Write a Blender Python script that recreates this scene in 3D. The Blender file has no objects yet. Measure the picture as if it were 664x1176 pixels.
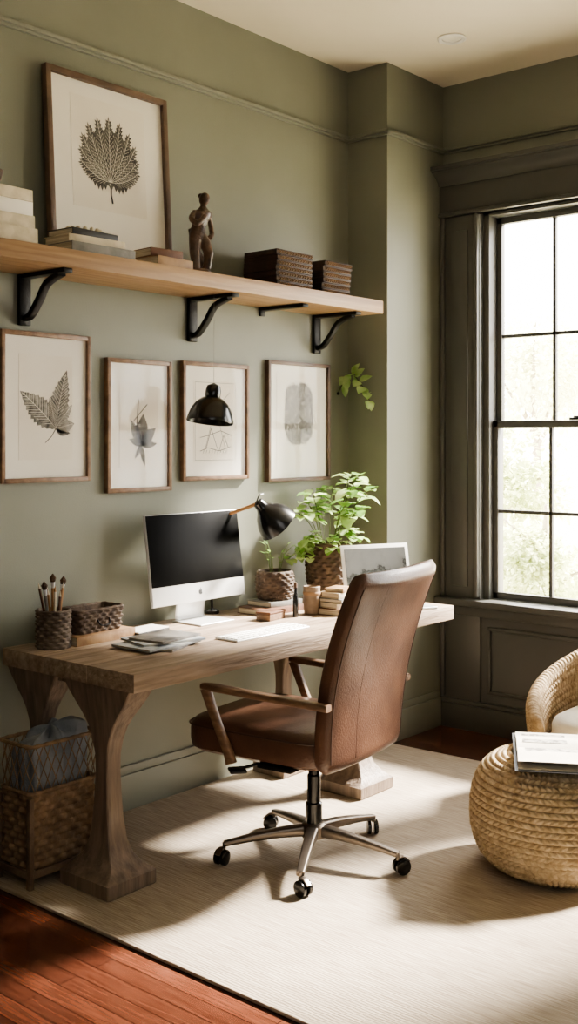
import bpy, bmesh, math, random
from mathutils import Vector, Matrix, Euler
random.seed(7)
C = bpy.context.scene.collection
PI = math.pi
# ------------------------------------------------------------------ camera model
CAM = Vector((3.416, 0.0, 1.52)); YAW = math.radians(40.3); FPX = 1258.0
F = Vector((-math.sin(YAW), math.cos(YAW), 0)); R_ = Vector((math.cos(YAW), math.sin(YAW), 0))
def P(u, v, x=None, y=None, z=None):
    d = F + R_*((u-332)/FPX) + Vector((0, 0, -(v-505)/FPX))
    if x is not None: t = (x-CAM.x)/d.x
    elif y is not None: t = (y-CAM.y)/d.y
    else: t = (z-CAM.z)/d.z
    return CAM + d*t
# ------------------------------------------------------------------ materials
def lin(h):
    h = h.lstrip('#'); c = [int(h[i:i+2], 16)/255 for i in (0, 2, 4)]
    return tuple((x/12.92 if x <= .04045 else ((x+.055)/1.055)**2.4) for x in c)
def mat(name, col, rough=.5, metal=0, col2=None, scale=6, stretch=(1, 1, 1), bump=0, bscale=60, coat=0, detail=5, lo=.35, hi=.65, trans=0, spec=None):
    m = bpy.data.materials.new(name); m.use_nodes = True
    nt = m.node_tree; b = nt.nodes['Principled BSDF']
    c1 = lin(col); c2 = lin(col2) if col2 else tuple(x*.82 for x in c1)
    tc = nt.nodes.new('ShaderNodeTexCoord'); mp = nt.nodes.new('ShaderNodeMapping')
    mp.inputs['Scale'].default_value = stretch
    nt.links.new(tc.outputs['Object'], mp.inputs['Vector'])
    n = nt.nodes.new('ShaderNodeTexNoise'); n.inputs['Scale'].default_value = scale; n.inputs['Detail'].default_value = detail
    nt.links.new(mp.outputs[0], n.inputs['Vector'])
    r = nt.nodes.new('ShaderNodeValToRGB'); r.color_ramp.elements[0].position = lo; r.color_ramp.elements[1].position = hi
    r.color_ramp.elements[0].color = (*c2, 1); r.color_ramp.elements[1].color = (*c1, 1)
    nt.links.new(n.outputs['Fac'], r.inputs[0]); nt.links.new(r.outputs[0], b.inputs['Base Color'])
    b.inputs['Roughness'].default_value = rough; b.inputs['Metallic'].default_value = metal
    if spec is not None: b.inputs['Specular IOR Level'].default_value = spec
    if coat: b.inputs['Coat Weight'].default_value = coat; b.inputs['Coat Roughness'].default_value = .15
    if bump:
        n2 = nt.nodes.new('ShaderNodeTexNoise'); n2.inputs['Scale'].default_value = bscale; n2.inputs['Detail'].default_value = 3
        nt.links.new(mp.outputs[0], n2.inputs['Vector'])
        bp = nt.nodes.new('ShaderNodeBump'); bp.inputs['Strength'].default_value = bump; bp.inputs['Distance'].default_value = .01
        nt.links.new(n2.outputs['Fac'], bp.inputs['Height']); nt.links.new(bp.outputs[0], b.inputs['Normal'])
    if trans:
        tr = nt.nodes.new('ShaderNodeBsdfTranslucent'); mx = nt.nodes.new('ShaderNodeMixShader'); mx.inputs[0].default_value = trans
        nt.links.new(r.outputs[0], tr.inputs['Color'])
        nt.links.new(b.outputs[0], mx.inputs[1]); nt.links.new(tr.outputs[0], mx.inputs[2])
        nt.links.new(mx.outputs[0], nt.nodes['Material Output'].inputs['Surface'])
    return m
def glass_mat(name, fac=.06, rough=.0, tint=(1, 1, 1)):
    m = bpy.data.materials.new(name); m.use_nodes = True; nt = m.node_tree
    nt.nodes.remove(nt.nodes['Principled BSDF'])
    t = nt.nodes.new('ShaderNodeBsdfTransparent'); t.inputs[0].default_value = (*tint, 1)
    g = nt.nodes.new('ShaderNodeBsdfGlossy'); g.inputs['Roughness'].default_value = rough
    mx = nt.nodes.new('ShaderNodeMixShader'); mx.inputs[0].default_value = fac
    nt.links.new(t.outputs[0], mx.inputs[1]); nt.links.new(g.outputs[0], mx.inputs[2])
    nt.links.new(mx.outputs[0], nt.nodes['Material Output'].inputs['Surface'])
    return m
M = {}
M['wall'] = mat('sage_paint', '#88897b', .5, col2='#828375', scale=2, bump=.08, bscale=180)
M['ceil'] = mat('cream_ceiling_paint', '#e8dfcc', .8, col2='#e2d9c5', scale=2, bump=.05, bscale=120)
M['trimwall'] = mat('sage_trim_paint', '#88897c', .4, col2='#828376', scale=3)
M['dark_trim'] = mat('dark_charcoal_trim_paint', '#5b5a56', .34, col2='#555450', scale=3)
M['desk'] = mat('weathered_oak', '#ae9a86', .5, col2='#7c6a58', scale=5, stretch=(9, .7, 9), bump=.35, bscale=14, lo=.3, hi=.7)
M['desk_leg'] = mat('weathered_oak_leg', '#8f7e6e', .55, col2='#68594d', scale=5, stretch=(8, 8, .8), bump=.35, bscale=14, lo=.3, hi=.7)
M['shelf'] = mat('honey_oak', '#b89872', .45, col2='#947556', scale=4, stretch=(12, .6, 12), bump=.2, bscale=10, lo=.3, hi=.7)
M['frame'] = mat('walnut_frame', '#93755b', .45, col2='#755c48', scale=9, stretch=(3, 3, 3), bump=.15)
M['frame_dark'] = mat('dark_walnut_frame', '#745d4d', .45, col2='#5a483c', scale=9, bump=.15)
M['paper'] = mat('cream_paper', '#f4efe4', .8, col2='#eee9dd', scale=3)
M['paper2'] = mat('ivory_print_paper', '#efe9dc', .85, col2='#e9e2d4', scale=5)
M['ink'] = mat('charcoal_ink', '#3c3a38', .8, col2='#6d6963', scale=40, detail=8)
M['ink_mid'] = mat('mid_grey_ink', '#4f4d4a', .85, col2='#99958d', scale=50, detail=8)
M['ink_light'] = mat('grey_ink', '#55524d', .85, col2='#8a867d', scale=60, detail=8)
M['ink_line'] = mat('pencil_line', '#6f6b63', .85)
M['ink_tex'] = mat('mottled_grey_ink', '#8a857d', .9, col2='#c9c3b7', scale=55, detail=10, lo=.42, hi=.56)
M['ink_page'] = mat('printed_page_grey', '#77736d', .8, col2='#b9b4aa', scale=50, detail=8, lo=.42, hi=.58)
M['page_cream'] = mat('magazine_page', '#ddd6c8', .8, col2='#d2cabb', scale=8)
M['black'] = mat('black_iron', '#1b1a19', .45, metal=.4, bump=.1, bscale=120)
M['black_gloss'] = mat('black_enamel', '#141414', .25, coat=.3)
M['leather'] = mat('brown_leather', '#65493a', .34, col2='#4c352b', scale=6, bump=.18, bscale=160, coat=.12)
M['leather_dark'] = mat('leather_piping', '#432d24', .45)
M['arm_wood'] = mat('walnut_arm', '#876c56', .45, col2='#644e3d', scale=6, stretch=(2, 8, 8))
M['metal'] = mat('bronze_metal', '#857b71', .32, metal=.85, scale=5)
M['alu'] = mat('brushed_aluminium', '#d4d4d2', .35, metal=.35, col2='#cfcfcd')
M['logo'] = mat('grey_emblem', '#3a3a3a', .3)
M['screen'] = mat('black_screen_glass', '#050505', .35, spec=.12)
M['white_plastic'] = mat('white_plastic', '#eeece6', .4)
M['key'] = mat('white_key', '#f6f4ee', .45)
M['jute'] = mat('jute_rope', '#cfbb9c', .9, col2='#ae9877', scale=40, bump=.25, bscale=190)
M['rattan'] = mat('rattan_weave', '#c2ab8b', .85, col2='#9a8262', scale=40, bump=.25, bscale=190)
M['wicker'] = mat('brown_wicker', '#92795f', .75, col2='#6f5b47', scale=30, bump=.2, bscale=120)
M['wicker_dark'] = mat('dark_wicker', '#6b5a4b', .75, col2='#4d3f35', scale=30, bump=.2, bscale=120)
M['wicker_grey'] = mat('grey_woven_fibre', '#7d6e5f', .8, col2='#574b40', scale=30, bump=.2, bscale=120)
M['crate_wood'] = mat('crate_wood', '#7d6854', .6, col2='#5b4a3c', scale=6, stretch=(2, 2, 2), bump=.3)
M['cloth_grey'] = mat('grey_linen', '#8d9399', .9, col2='#6b7177', scale=9, bump=.3, bscale=220)
M['cushion'] = mat('cream_cushion', '#ece5d6', .9, bump=.25, bscale=220)
M['leaf'] = mat('green_leaf', '#93b85c', .45, col2='#618c44', scale=14, trans=.4)
M['leaf_pale'] = mat('pale_green_leaf', '#d6e6ae', .45, col2='#a6c67a', scale=16, trans=.4)
M['stem'] = mat('green_stem', '#5c6b33', .6)
M['soil'] = mat('dark_soil', '#33271e', .95, col2='#1d1611', scale=40, bump=.8, bscale=80)
M['pages'] = mat('book_pages', '#ddd2bb', .85, col2='#a89b82', scale=4, stretch=(1, 1, 90))
M['pages_brown'] = mat('browned_pages', '#8b745c', .85, col2='#5f4c3b', scale=4, stretch=(1, 1, 90))
M['bk_brown'] = mat('brown_book_cloth', '#75513c', .6, col2='#5a3d2c', scale=18, bump=.15)
M['bk_dark'] = mat('dark_brown_notebook_cover', '#4a372d', .5, col2='#372820', scale=18, bump=.2)
M['bk_cream'] = mat('cream_book_cloth', '#d8ccb4', .7, col2='#bdb095', scale=18, bump=.1)
M['bk_grey'] = mat('grey_book_cloth', '#8a8781', .65, col2='#6d6a65', scale=18, bump=.1)
M['bk_tan'] = mat('tan_book_cloth', '#a98a68', .6, col2='#85684c', scale=18, bump=.1)
M['bk_black'] = mat('black_book_cloth', '#2b2927', .5, col2='#201e1d', scale=18)
M['mag1'] = mat('slate_magazine_cover', '#67707a', .3, col2='#c3c2bc', scale=9)
M['mag2'] = mat('dark_magazine_cover', '#3c3a38', .3, col2='#8f8880', scale=11)
M['mag3'] = mat('pale_magazine_cover', '#d9d4c8', .3, col2='#8f99a5', scale=13)
M['bronze'] = mat('carved_brown_wood', '#6e5442', .38, col2='#403025', scale=22, bump=.4, bscale=70, coat=.2)
M['ceramic'] = mat('taupe_ceramic', '#8f7c69', .5, col2='#75634f', scale=20, bump=.2)
M['pencil_tan'] = mat('tan_pencil_wood', '#b98d61', .5, col2='#a3774e')
M['pencil_dark'] = mat('dark_pencil_paint', '#5a3a26', .4)
M['bristle'] = mat('brush_bristle', '#3a2a1e', .9, col2='#6d5540', scale=90)
M['glass'] = glass_mat('window_glass', .04)
M['pglass'] = glass_mat('picture_glass', .012, .05)
M['bulb'] = mat('frosted_lens', '#f2eee2', .4)
M['bark'] = mat('bark', '#b4a999', .9, col2='#958a7c', scale=12, bump=.6)
M['tree1'] = mat('sunlit_foliage', '#e2e5c4', .8, col2='#c9d1a6', scale=3, trans=.6)  # both foliage colours bleached to imitate the overexposed view outside
M['tree2'] = mat('overexposed_foliage', '#f0f0de', .8, col2='#e4e6cd', scale=3, trans=.6)
M['grass'] = mat('neutral_bounce_lawn', '#d4cdb6', .95, col2='#c2bba2', scale=3, bump=.5)  # grass paled to neutral so its bounced light carries no green

def floor_mat():
    m = bpy.data.materials.new('red_hardwood_planks'); m.use_nodes = True; nt = m.node_tree; b = nt.nodes['Principled BSDF']
    tc = nt.nodes.new('ShaderNodeTexCoord')
    br = nt.nodes.new('ShaderNodeTexBrick'); br.offset = .37; br.offset_frequency = 2
    br.inputs['Scale'].default_value = 1; br.inputs['Brick Width'].default_value = .95; br.inputs['Row Height'].default_value = .066
    br.inputs['Mortar Size'].default_value = .0015; br.inputs['Mortar Smooth'].default_value = .2
    br.inputs['Color1'].default_value = (*lin('#724432'), 1); br.inputs['Color2'].default_value = (*lin('#47281e'), 1); br.inputs['Mortar'].default_value = (*lin('#180b08'), 1)
    br.inputs['Bias'].default_value = 0
    nt.links.new(tc.outputs['Object'], br.inputs['Vector'])
    mp = nt.nodes.new('ShaderNodeMapping'); mp.inputs['Scale'].default_value = (2.5, 40, 1)
    nt.links.new(tc.outputs['Object'], mp.inputs['Vector'])
    n = nt.nodes.new('ShaderNodeTexNoise'); n.inputs['Scale'].default_value = 3; n.inputs['Detail'].default_value = 6
    nt.links.new(mp.outputs[0], n.inputs['Vector'])
    r = nt.nodes.new('ShaderNodeValToRGB'); r.color_ramp.elements[0].color = (.62, .58, .56, 1); r.color_ramp.elements[1].color = (1.15, 1.15, 1.15, 1)
    r.color_ramp.elements[0].position = .32; r.color_ramp.elements[1].position = .66
    nt.links.new(n.outputs['Fac'], r.inputs[0])
    mx = nt.nodes.new('ShaderNodeMixRGB'); mx.blend_type = 'MULTIPLY'; mx.inputs[0].default_value = 1
    nt.links.new(br.outputs['Color'], mx.inputs[1]); nt.links.new(r.outputs[0], mx.inputs[2])
    nt.links.new(mx.outputs[0], b.inputs['Base Color'])
    b.inputs['Roughness'].default_value = .2; b.inputs['Coat Weight'].default_value = .5; b.inputs['Coat Roughness'].default_value = .1
    bp = nt.nodes.new('ShaderNodeBump'); bp.inputs['Strength'].default_value = .3; bp.inputs['Distance'].default_value = .002; bp.invert = True
    nt.links.new(br.outputs['Fac'], bp.inputs['Height']); nt.links.new(bp.outputs[0], b.inputs['Normal'])
    return m
def rug_mat():
    m = bpy.data.materials.new('beige_flatweave_rug'); m.use_nodes = True; nt = m.node_tree; b = nt.nodes['Principled BSDF']
    tc = nt.nodes.new('ShaderNodeTexCoord')
    mp = nt.nodes.new('ShaderNodeMapping'); mp.inputs['Scale'].default_value = (3, 60, 1)
    nt.links.new(tc.outputs['Object'], mp.inputs['Vector'])
    n = nt.nodes.new('ShaderNodeTexNoise'); n.inputs['Scale'].default_value = 3; n.inputs['Detail'].default_value = 6
    nt.links.new(mp.outputs[0], n.inputs['Vector'])
    r = nt.nodes.new('ShaderNodeValToRGB'); r.color_ramp.elements[0].color = (*lin('#958674'), 1); r.color_ramp.elements[1].color = (*lin('#bfb29f'), 1)
    r.color_ramp.elements[0].position = .3; r.color_ramp.elements[1].position = .7
    nt.links.new(n.outputs['Fac'], r.inputs[0]); nt.links.new(r.outputs[0], b.inputs['Base Color'])
    b.inputs['Roughness'].default_value = .95
    w = nt.nodes.new('ShaderNodeTexWave'); w.bands_direction = 'Y'; w.inputs['Scale'].default_value = 30; w.inputs['Distortion'].default_value = 2.5; w.inputs['Detail'].default_value = 3
    nt.links.new(tc.outputs['Object'], w.inputs['Vector'])
    bp = nt.nodes.new('ShaderNodeBump'); bp.inputs['Strength'].default_value = .25; bp.inputs['Distance'].default_value = .003
    nt.links.new(w.outputs['Fac'], bp.inputs['Height']); nt.links.new(bp.outputs[0], b.inputs['Normal'])
    return m
M['floor'] = floor_mat(); M['rug'] = rug_mat()

# ------------------------------------------------------------------ geometry helpers
def NB(): return bmesh.new()
def obj(name, bm, m, parent=None, smooth=True, angle=38):
    bmesh.ops.recalc_face_normals(bm, faces=bm.faces)
    me = bpy.data.meshes.new(name); bm.to_mesh(me); bm.free()
    if smooth:
        me.shade_smooth(); me.set_sharp_from_angle(angle=math.radians(angle))
    me.materials.append(m if not isinstance(m, str) else M[m])
    o = bpy.data.objects.new(name, me); C.objects.link(o)
    if parent is not None: o.parent = parent
    return o
def tag(o, label, cat, group=None, kind=None):
    o['label'] = label; o['category'] = cat
    if group: o['group'] = group
    if kind: o['kind'] = kind
    return o
def thing(name, label, cat, loc=(0, 0, 0), rot=(0, 0, 0), group=None):
    o = bpy.data.objects.new(name, None); C.objects.link(o); o.empty_display_size = .05
    o.location = loc; o.rotation_euler = rot if isinstance(rot, (tuple, list)) else (0, 0, rot)
    return tag(o, label, cat, group)
def struct(name, bm, m, parent=None, **k):
    o = obj(name, bm, m, parent, **k)
    if parent is None: o['kind'] = 'structure'
    return o
def box(bm, c, s, bev=0, seg=2, rot=None):
    mt = Matrix.Translation(Vector(c))
    if rot: mt = mt @ Euler(rot).to_matrix().to_4x4()
    mt = mt @ Matrix.Diagonal((s[0], s[1], s[2], 1))
    r = bmesh.ops.create_cube(bm, size=1, matrix=mt); vs = r['verts']
    if bev:
        es = list({e for v in vs for e in v.link_edges})
        bmesh.ops.bevel(bm, geom=es, offset=bev, segments=seg, affect='EDGES', profile=.5)
def bb(bm, x0, x1, y0, y1, z0, z1, bev=0, seg=2):
    box(bm, ((x0+x1)/2, (y0+y1)/2, (z0+z1)/2), (x1-x0, y1-y0, z1-z0), bev, seg)
def loft(bm, loops, cap0=True, cap1=True, closed=True):
    L = [[bm.verts.new(p) for p in lp] for lp in loops]; n = len(L[0])
    for a, b in zip(L, L[1:]):
        for i in range(n if closed else n-1):
            j = (i+1) % n; bm.faces.new((a[i], a[j], b[j], b[i]))
    if cap0: bm.faces.new(L[0][::-1])
    if cap1: bm.faces.new(L[-1])
    return L
def lathe(bm, prof, n=32, c=(0, 0, 0), cap0=True, cap1=True):
    loft(bm, [[(c[0]+r*math.cos(2*PI*i/n), c[1]+r*math.sin(2*PI*i/n), c[2]+z) for i in range(n)] for r, z in prof], cap0, cap1)
def tube(bm, pts, r, n=8, cap=True):
    pts = [Vector(p) for p in pts]; rs = r if isinstance(r, (list, tuple)) else [r]*len(pts)
    t0 = (pts[1]-pts[0]).normalized(); up = Vector((0, 0, 1)) if abs(t0.z) < .9 else Vector((1, 0, 0))
    nx = t0.cross(up).normalized(); loops = []
    for i, p in enumerate(pts):
        t = (pts[min(i+1, len(pts)-1)]-pts[max(i-1, 0)]).normalized()
        nx = (nx - t*nx.dot(t)).normalized(); ny = t.cross(nx)
        loops.append([p+(nx*math.cos(2*PI*k/n)+ny*math.sin(2*PI*k/n))*rs[i] for k in range(n)])
    loft(bm, loops, cap, cap)
def smooth_pts(pts, k=6):
    pts = [Vector(p) for p in pts]; out = []
    for i in range(len(pts)-1):
        p0 = pts[max(i-1, 0)]; p1 = pts[i]; p2 = pts[i+1]; p3 = pts[min(i+2, len(pts)-1)]
        for j in range(k):
            t = j/k
            out.append(.5*((2*p1)+(p2-p0)*t+(2*p0-5*p1+4*p2-p3)*t*t+(3*p1-p0-3*p2+p3)*t**3))
    out.append(pts[-1]); return out
def sweep(bm, pts, w, h, side=Vector((0, 1, 0)), ws=None, hs=None):
    pts = [Vector(p) for p in pts]; loops = []; N = len(pts)
    sec = []
    for k in range(16):
        a = 2*PI*k/16; c, s = math.cos(a), math.sin(a)
        sec.append((math.copysign(abs(c)**.45, c)/2, math.copysign(abs(s)**.45, s)/2))
    for i, p in enumerate(pts):
        t = (pts[min(i+1, N-1)]-pts[max(i-1, 0)]).normalized(); nn = t.cross(side).normalized()
        W = w if ws is None else ws[i]; H = h if hs is None else hs[i]
        loops.append([p+side*a*W+nn*b*H for a, b in sec])
    loft(bm, loops)
def circle_outline(r):
    return lambda s: (r*math.cos(2*PI*s), r*math.sin(2*PI*s), math.cos(2*PI*s), math.sin(2*PI*s))
def rrect_outline(a, b, r):
    segs = [2*(b-r), PI*r/2, 2*(a-r), PI*r/2, 2*(b-r), PI*r/2, 2*(a-r), PI*r/2]; T = sum(segs)
    def f(s):
        d = s*T
        for k, L in enumerate(segs):
            if d <= L or k == 7: break
            d -= L
        q = k//2; ang = q*PI/2
        cs = [(a-r, -(b-r)), (a-r, b-r), (-(a-r), b-r), (-(a-r), -(b-r))]
        if k % 2 == 0:
            st = cs[q]; dr = [(0, 1), (-1, 0), (0, -1), (1, 0)][q]
            nx, ny = [(1, 0), (0, 1), (-1, 0), (0, -1)][q]
            return (st[0]+dr[0]*d+nx*r, st[1]+dr[1]*d+ny*r, nx, ny)
        cc = cs[(q+1) % 4]; th = ang+d/r
        return (cc[0]+r*math.cos(th), cc[1]+r*math.sin(th), math.cos(th), math.sin(th))
    return f
def weave(bm, outline, K, z0, z1, rows, amp, per=4, rs=3, thick=.008, flare=lambda t: 1, floor=.01):
    n = K*per; loops = []
    for j in range(rows*rs+1):
        row = j//rs; f = (j % rs)/rs; t = j/(rows*rs); z = z0+(z1-z0)*t; s = flare(t); lp = []
        for i in range(n):
            x, y, nx, ny = outline(i/n)
            d = amp*math.sin(PI*f)*(.5+.5*math.cos(PI*i/per+PI*(row % 2)))+amp*.2*math.cos(PI*i/per+PI*(row % 2))
            lp.append((x*s+nx*d, y*s+ny*d, z))
        loops.append(lp)
    s = flare(1)
    for dz, th in ((.003, thick*.5), (0, thick)):
        loops.append([(x*s-nx*th, y*s-ny*th, z1+dz) for x, y, nx, ny in [outline(i/n) for i in range(n)]])
    s = flare(0.02)
    loops.append([(x*s-nx*thick, y*s-ny*thick, z0+floor) for x, y, nx, ny in [outline(i/n) for i in range(n)]])
    loft(bm, loops)
def rim(bm, outline, z, r, s=1, n=64, twist=0):
    pts = []
    for i in range(n):
        x, y, nx, ny = outline(i/n); pts.append(Vector((x*s, y*s, z)))
    loops = []
    for i, p in enumerate(pts):
        t = (pts[(i+1) % n]-pts[i-1]).normalized(); nx = t.cross(Vector((0, 0, 1))); k = 8
        rr = r*(1+.18*math.sin(i*PI/2)) if twist else r
        loops.append([p+(nx*math.cos(2*PI*q/k)+Vector((0, 0, 1))*math.sin(2*PI*q/k))*rr for q in range(k)])
    loops.append(loops[0]); loft(bm, loops, False, False)
def leaf(bm, p, d, up, L, W, fold=.25, droop=.3):
    p = Vector(p); d = Vector(d).normalized(); s = d.cross(Vector(up))
    if s.length < .01: s = Vector((1, 0, 0))
    s.normalize(); u = s.cross(d)
    prof = [(0, .04), (.18, .7), (.42, 1), (.7, .75), (.88, .35), (1, .02)]
    rows = []
    for t, w in prof:
        c = p+d*L*t-u*L*droop*t*t
        rows.append([bm.verts.new(c-s*W*w*.5+u*fold*W*w*.5), bm.verts.new(c), bm.verts.new(c+s*W*w*.5+u*fold*W*w*.5)])
    for a, b in zip(rows, rows[1:]):
        bm.faces.new((a[0], a[1], b[1], b[0])); bm.faces.new((a[1], a[2], b[2], b[1]))
def rnd_dir(zmin=-1, zmax=1):
    z = random.uniform(zmin, zmax); a = random.uniform(0, 2*PI); r = math.sqrt(max(0, 1-z*z))
    return Vector((r*math.cos(a), r*math.sin(a), z))
def knit(ph, fr, row):
    """chevron knit height 0..1 inside a row"""
    if fr <= 0 or fr >= 1: return 0
    lean = (fr if row % 2 else 1-fr)*.8
    st = abs(math.sin(PI*(ph+lean)))
    return math.sin(PI*fr)**.55*(.1+.9*st**.6)

# ================================================================== SETTING
RW, FW, BY, CH = 4.7, -1.3, 5.02, 3.41
bm = NB(); bb(bm, -.15, RW+.15, FW-.15, BY+.15, -.1, 0); struct('floor', bm, 'floor', smooth=False)
bm = NB(); bb(bm, -.15, RW+.15, FW-.15, BY+.15, CH, CH+.1); struct('ceiling', bm, 'ceil', smooth=False)
bm = NB(); bb(bm, -.15, 0, FW-.15, BY+.15, 0, CH); struct('wall_left', bm, 'wall', smooth=False)
bm = NB(); bb(bm, 0, .245, 4.5, BY, 0, CH); struct('wall_corner', bm, 'wall', smooth=False)
bm = NB(); bb(bm, RW, RW+.15, FW-.15, BY+.15, 0, CH); struct('wall_right', bm, 'wall', smooth=False)
bm = NB(); bb(bm, 0, RW, FW-.15, FW, 0, CH); struct('wall_front', bm, 'wall', smooth=False)
WZ0, WZ1 = .66, 2.72
WINS = [(.49, 1.51), (1.87, 2.89)]  # second window is out of view, added to let in more sunlight
bm = NB(); bb(bm, 0, RW, BY, BY+.15, 0, WZ0); bb(bm, 0, RW, BY, BY+.15, WZ1, CH)
for a, b in ((0, .49), (1.51, 1.87), (2.89, RW)): bb(bm, a, b, BY, BY+.15, WZ0, WZ1)
struct('wall_back', bm, 'wall', smooth=False)
# windows
for wi, (a, b) in enumerate(WINS):
    e = bpy.data.objects.new('window_%d' % (wi+1), None); C.objects.link(e); e['kind'] = 'structure'; e.location = ((a+b)/2, BY, WZ0)
    x0, x1, z1 = -(b-a)/2, (b-a)/2, WZ1-WZ0
    bm = NB()
    for s in (x0, x1-.035): bb(bm, s, s+.035, .0, .15, 0, z1, .003)
    bb(bm, x0, x1, 0, .15, z1-.035, z1, .003); bb(bm, x0, x1, 0, .17, 0, .03, .003)
    obj('window_frame', bm, 'dark_trim', e)
    def sash(name, za, zb, zm, y):
        bm = NB(); xa, xb = x0+.036, x1-.036; t = .03
        bb(bm, xa, xa+t, y, y+.035, za, zb, .003); bb(bm, xb-t, xb, y, y+.035, za, zb, .003)
        bb(bm, xa, xb, y, y+.035, za, za+.035, .003); bb(bm, xa, xb, y, y+.035, zb-.035, zb, .003)
        for k in (1, 2):
            xm = xa+t+(xb-xa-2*t)*k/3; bb(bm, xm-.009, xm+.009, y+.006, y+.03, za, zb, .002)
        bb(bm, xa, xb, y+.006, y+.03, zm-.009, zm+.009, .002)
        s = obj(name, bm, 'dark_trim', e)
        bm = NB(); bb(bm, xa+.01, xb-.01, y+.016, y+.020, za+.01, zb-.01); obj('pane', bm, 'glass', s, smooth=False)
    sash('upper_sash', 1.60-WZ0-.018, z1-.036, 2.06-WZ0, .075)
    sash('lower_sash', .032, 1.60-WZ0+.018, 1.148-WZ0, .035)
    bm = NB(); bb(bm, -.035, .035, .012, .036, 1.60-WZ0+.018, 1.60-WZ0+.03, .003); bb(bm, -.008, .03, .0, .02, 1.60-WZ0+.03, 1.60-WZ0+.038, .003)
    obj('sash_lock', bm, 'black', e)
# trims on window wall
bm = NB()
for a, b in ((.247, .49), (1.51, 1.87), (2.89, 3.2)):
    bb(bm, a, b, BY-.035, BY, 0, 2.70, .004)
    bb(bm, a+.01, a+.035, BY-.055, BY-.03, .16, 2.70, .006); bb(bm, b-.03, b-.002, BY-.06, BY-.03, .70, 2.70, .008)
    bb(bm, (a+b)/2-.05, (a+b)/2+.05, BY-.043, BY-.03, .75, 2.62, .006)
struct('trim_1', bm, 'dark_trim')
bm = NB(); bb(bm, .247, 3.24, BY-.045, BY, 2.70, 2.87, .004); bb(bm, .247, 3.25, BY-.06, BY, 2.70, 2.722, .006)
prof = [(0, 2.865), (.05, 2.865), (.055, 2.875), (.058, 2.885), (.075, 2.905), (.10, 2.922), (.118, 2.928), (.12, 2.936), (.13, 2.938), (.13, 2.958), (0, 2.962)]
loft(bm, [[(x, BY-p_, z_) for p_, z_ in prof] for x in (.247, 3.30)])
struct('trim_2', bm, 'dark_trim')
bm = NB(); bb(bm, .247, 3.24, BY-.10, BY, .655, .69, .008); bb(bm, .247, 3.22, BY-.055, BY, .60, .655, .006); struct('trim_3', bm, 'dark_trim')
bm = NB()
for a, b in WINS:
    bb(bm, a, b, BY-.02, BY, .02, .60)
    for (p, q, r, s) in ((a+.04, b-.04, .53, .55), (a+.04, b-.04, .2, .22), (a+.04, a+.06, .2, .55), (b-.06, b-.04, .2, .55)):
        bb(bm, p, q, BY-.034, BY-.02, r, s, .005)
struct('trim_4', bm, 'dark_trim')
bm = NB(); bb(bm, .265, RW, BY-.055, BY, 0, .13, .003); bb(bm, .265, RW, BY-.048, BY, .13, .155, .006); struct('baseboard_back', bm, 'dark_trim')
bm = NB(); bb(bm, 0, .02, FW, 4.5, 0, .15, .002); bb(bm, 0, .013, FW, 4.5, .15, .185, .004)
bb(bm, .0, .265, 4.48, 4.5, 0, .15, .002); bb(bm, .245, .265, 4.48, BY-.05, 0, .15, .002); bb(bm, .245, .258, 4.487, BY-.05, .15, .185, .004)
struct('baseboard_left', bm, 'trimwall')
bm = NB()
for z, p, h in ((3.045, .014, .014), (3.057, .026, .016)):
    bb(bm, 0, p, FW, 4.5, z, z+h, .004); bb(bm, 0, .245+p, 4.5-p, 4.5, z, z+h, .004); bb(bm, .245, .245+p, 4.5-p, BY, z, z+h, .004); bb(bm, .245, RW, BY-p, BY, z, z+h, .004)
struct('trim_5', bm, 'trimwall')
# recessed ceiling light
p = P(519, 44, z=CH)
t = thing('ceiling_light', 'small round recessed white ceiling light near the corner', 'ceiling light', (p.x, p.y, CH))
bm = NB(); lathe(bm, [(.045, 0), (.066, -.001), (.068, -.006), (.06, -.010), (.046, -.006), (.044, .0)], 36, cap0=False, cap1=False); obj('ring', bm, 'white_plastic', t)
bm = NB(); lathe(bm, [(.045, -.001), (.03, -.004), (.001, -.005)], 36); obj('lens', bm, 'bulb', t)
# outside
bm = NB(); bb(bm, -30, 25, 5.3, 45, -.6, -.5); struct('ground', bm, 'grass', smooth=False)
def tree(x, y, h, r, m, label, seed, ls=.11):
    random.seed(seed)
    t = thing('tree', label, 'tree', (x, y, -.5))
    bm = NB(); tube(bm, smooth_pts([(0, 0, 0), (.08, .03, h*.3), (-.05, .05, h*.6), (.03, 0, h*.85)]), [.09*(1-.7*i/18) for i in range(19)], 8)
    for k in range(5):
        a = k*1.3; tube(bm, [(0, 0, h*.35+k*.15), (r*.35*math.cos(a), r*.35*math.sin(a), h*.55+k*.12), (r*.7*math.cos(a), r*.7*math.sin(a), h*.62+k*.15)], [.04, .025, .012], 6)
    obj('trunk', bm, 'bark', t)
    bm = NB(); blobs = [(rnd_dir(-.6, .9)*r*random.uniform(.2, .7)+Vector((0, 0, h*.62)), r*random.uniform(.3, .55)) for _ in range(11)]
    for c, br in blobs:
        for _ in range(380):
            d = rnd_dir(); q = c+d*br*random.uniform(.6, 1.05); q.z = max(q.z, .1)
            leaf(bm, q, (d+rnd_dir()*.9), (0, 0, 1), ls, ls*.65)
    obj('foliage', bm, m, t, smooth=False)
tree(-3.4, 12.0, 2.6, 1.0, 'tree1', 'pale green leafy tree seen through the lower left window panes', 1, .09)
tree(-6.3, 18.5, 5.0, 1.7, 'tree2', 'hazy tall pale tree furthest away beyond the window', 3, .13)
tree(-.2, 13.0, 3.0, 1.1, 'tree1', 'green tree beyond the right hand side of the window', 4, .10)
tree(-1.2, 18.0, 4.4, 1.6, 'tree2', 'large pale tree in the distance right of the leafy tree', 5, .13)
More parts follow.
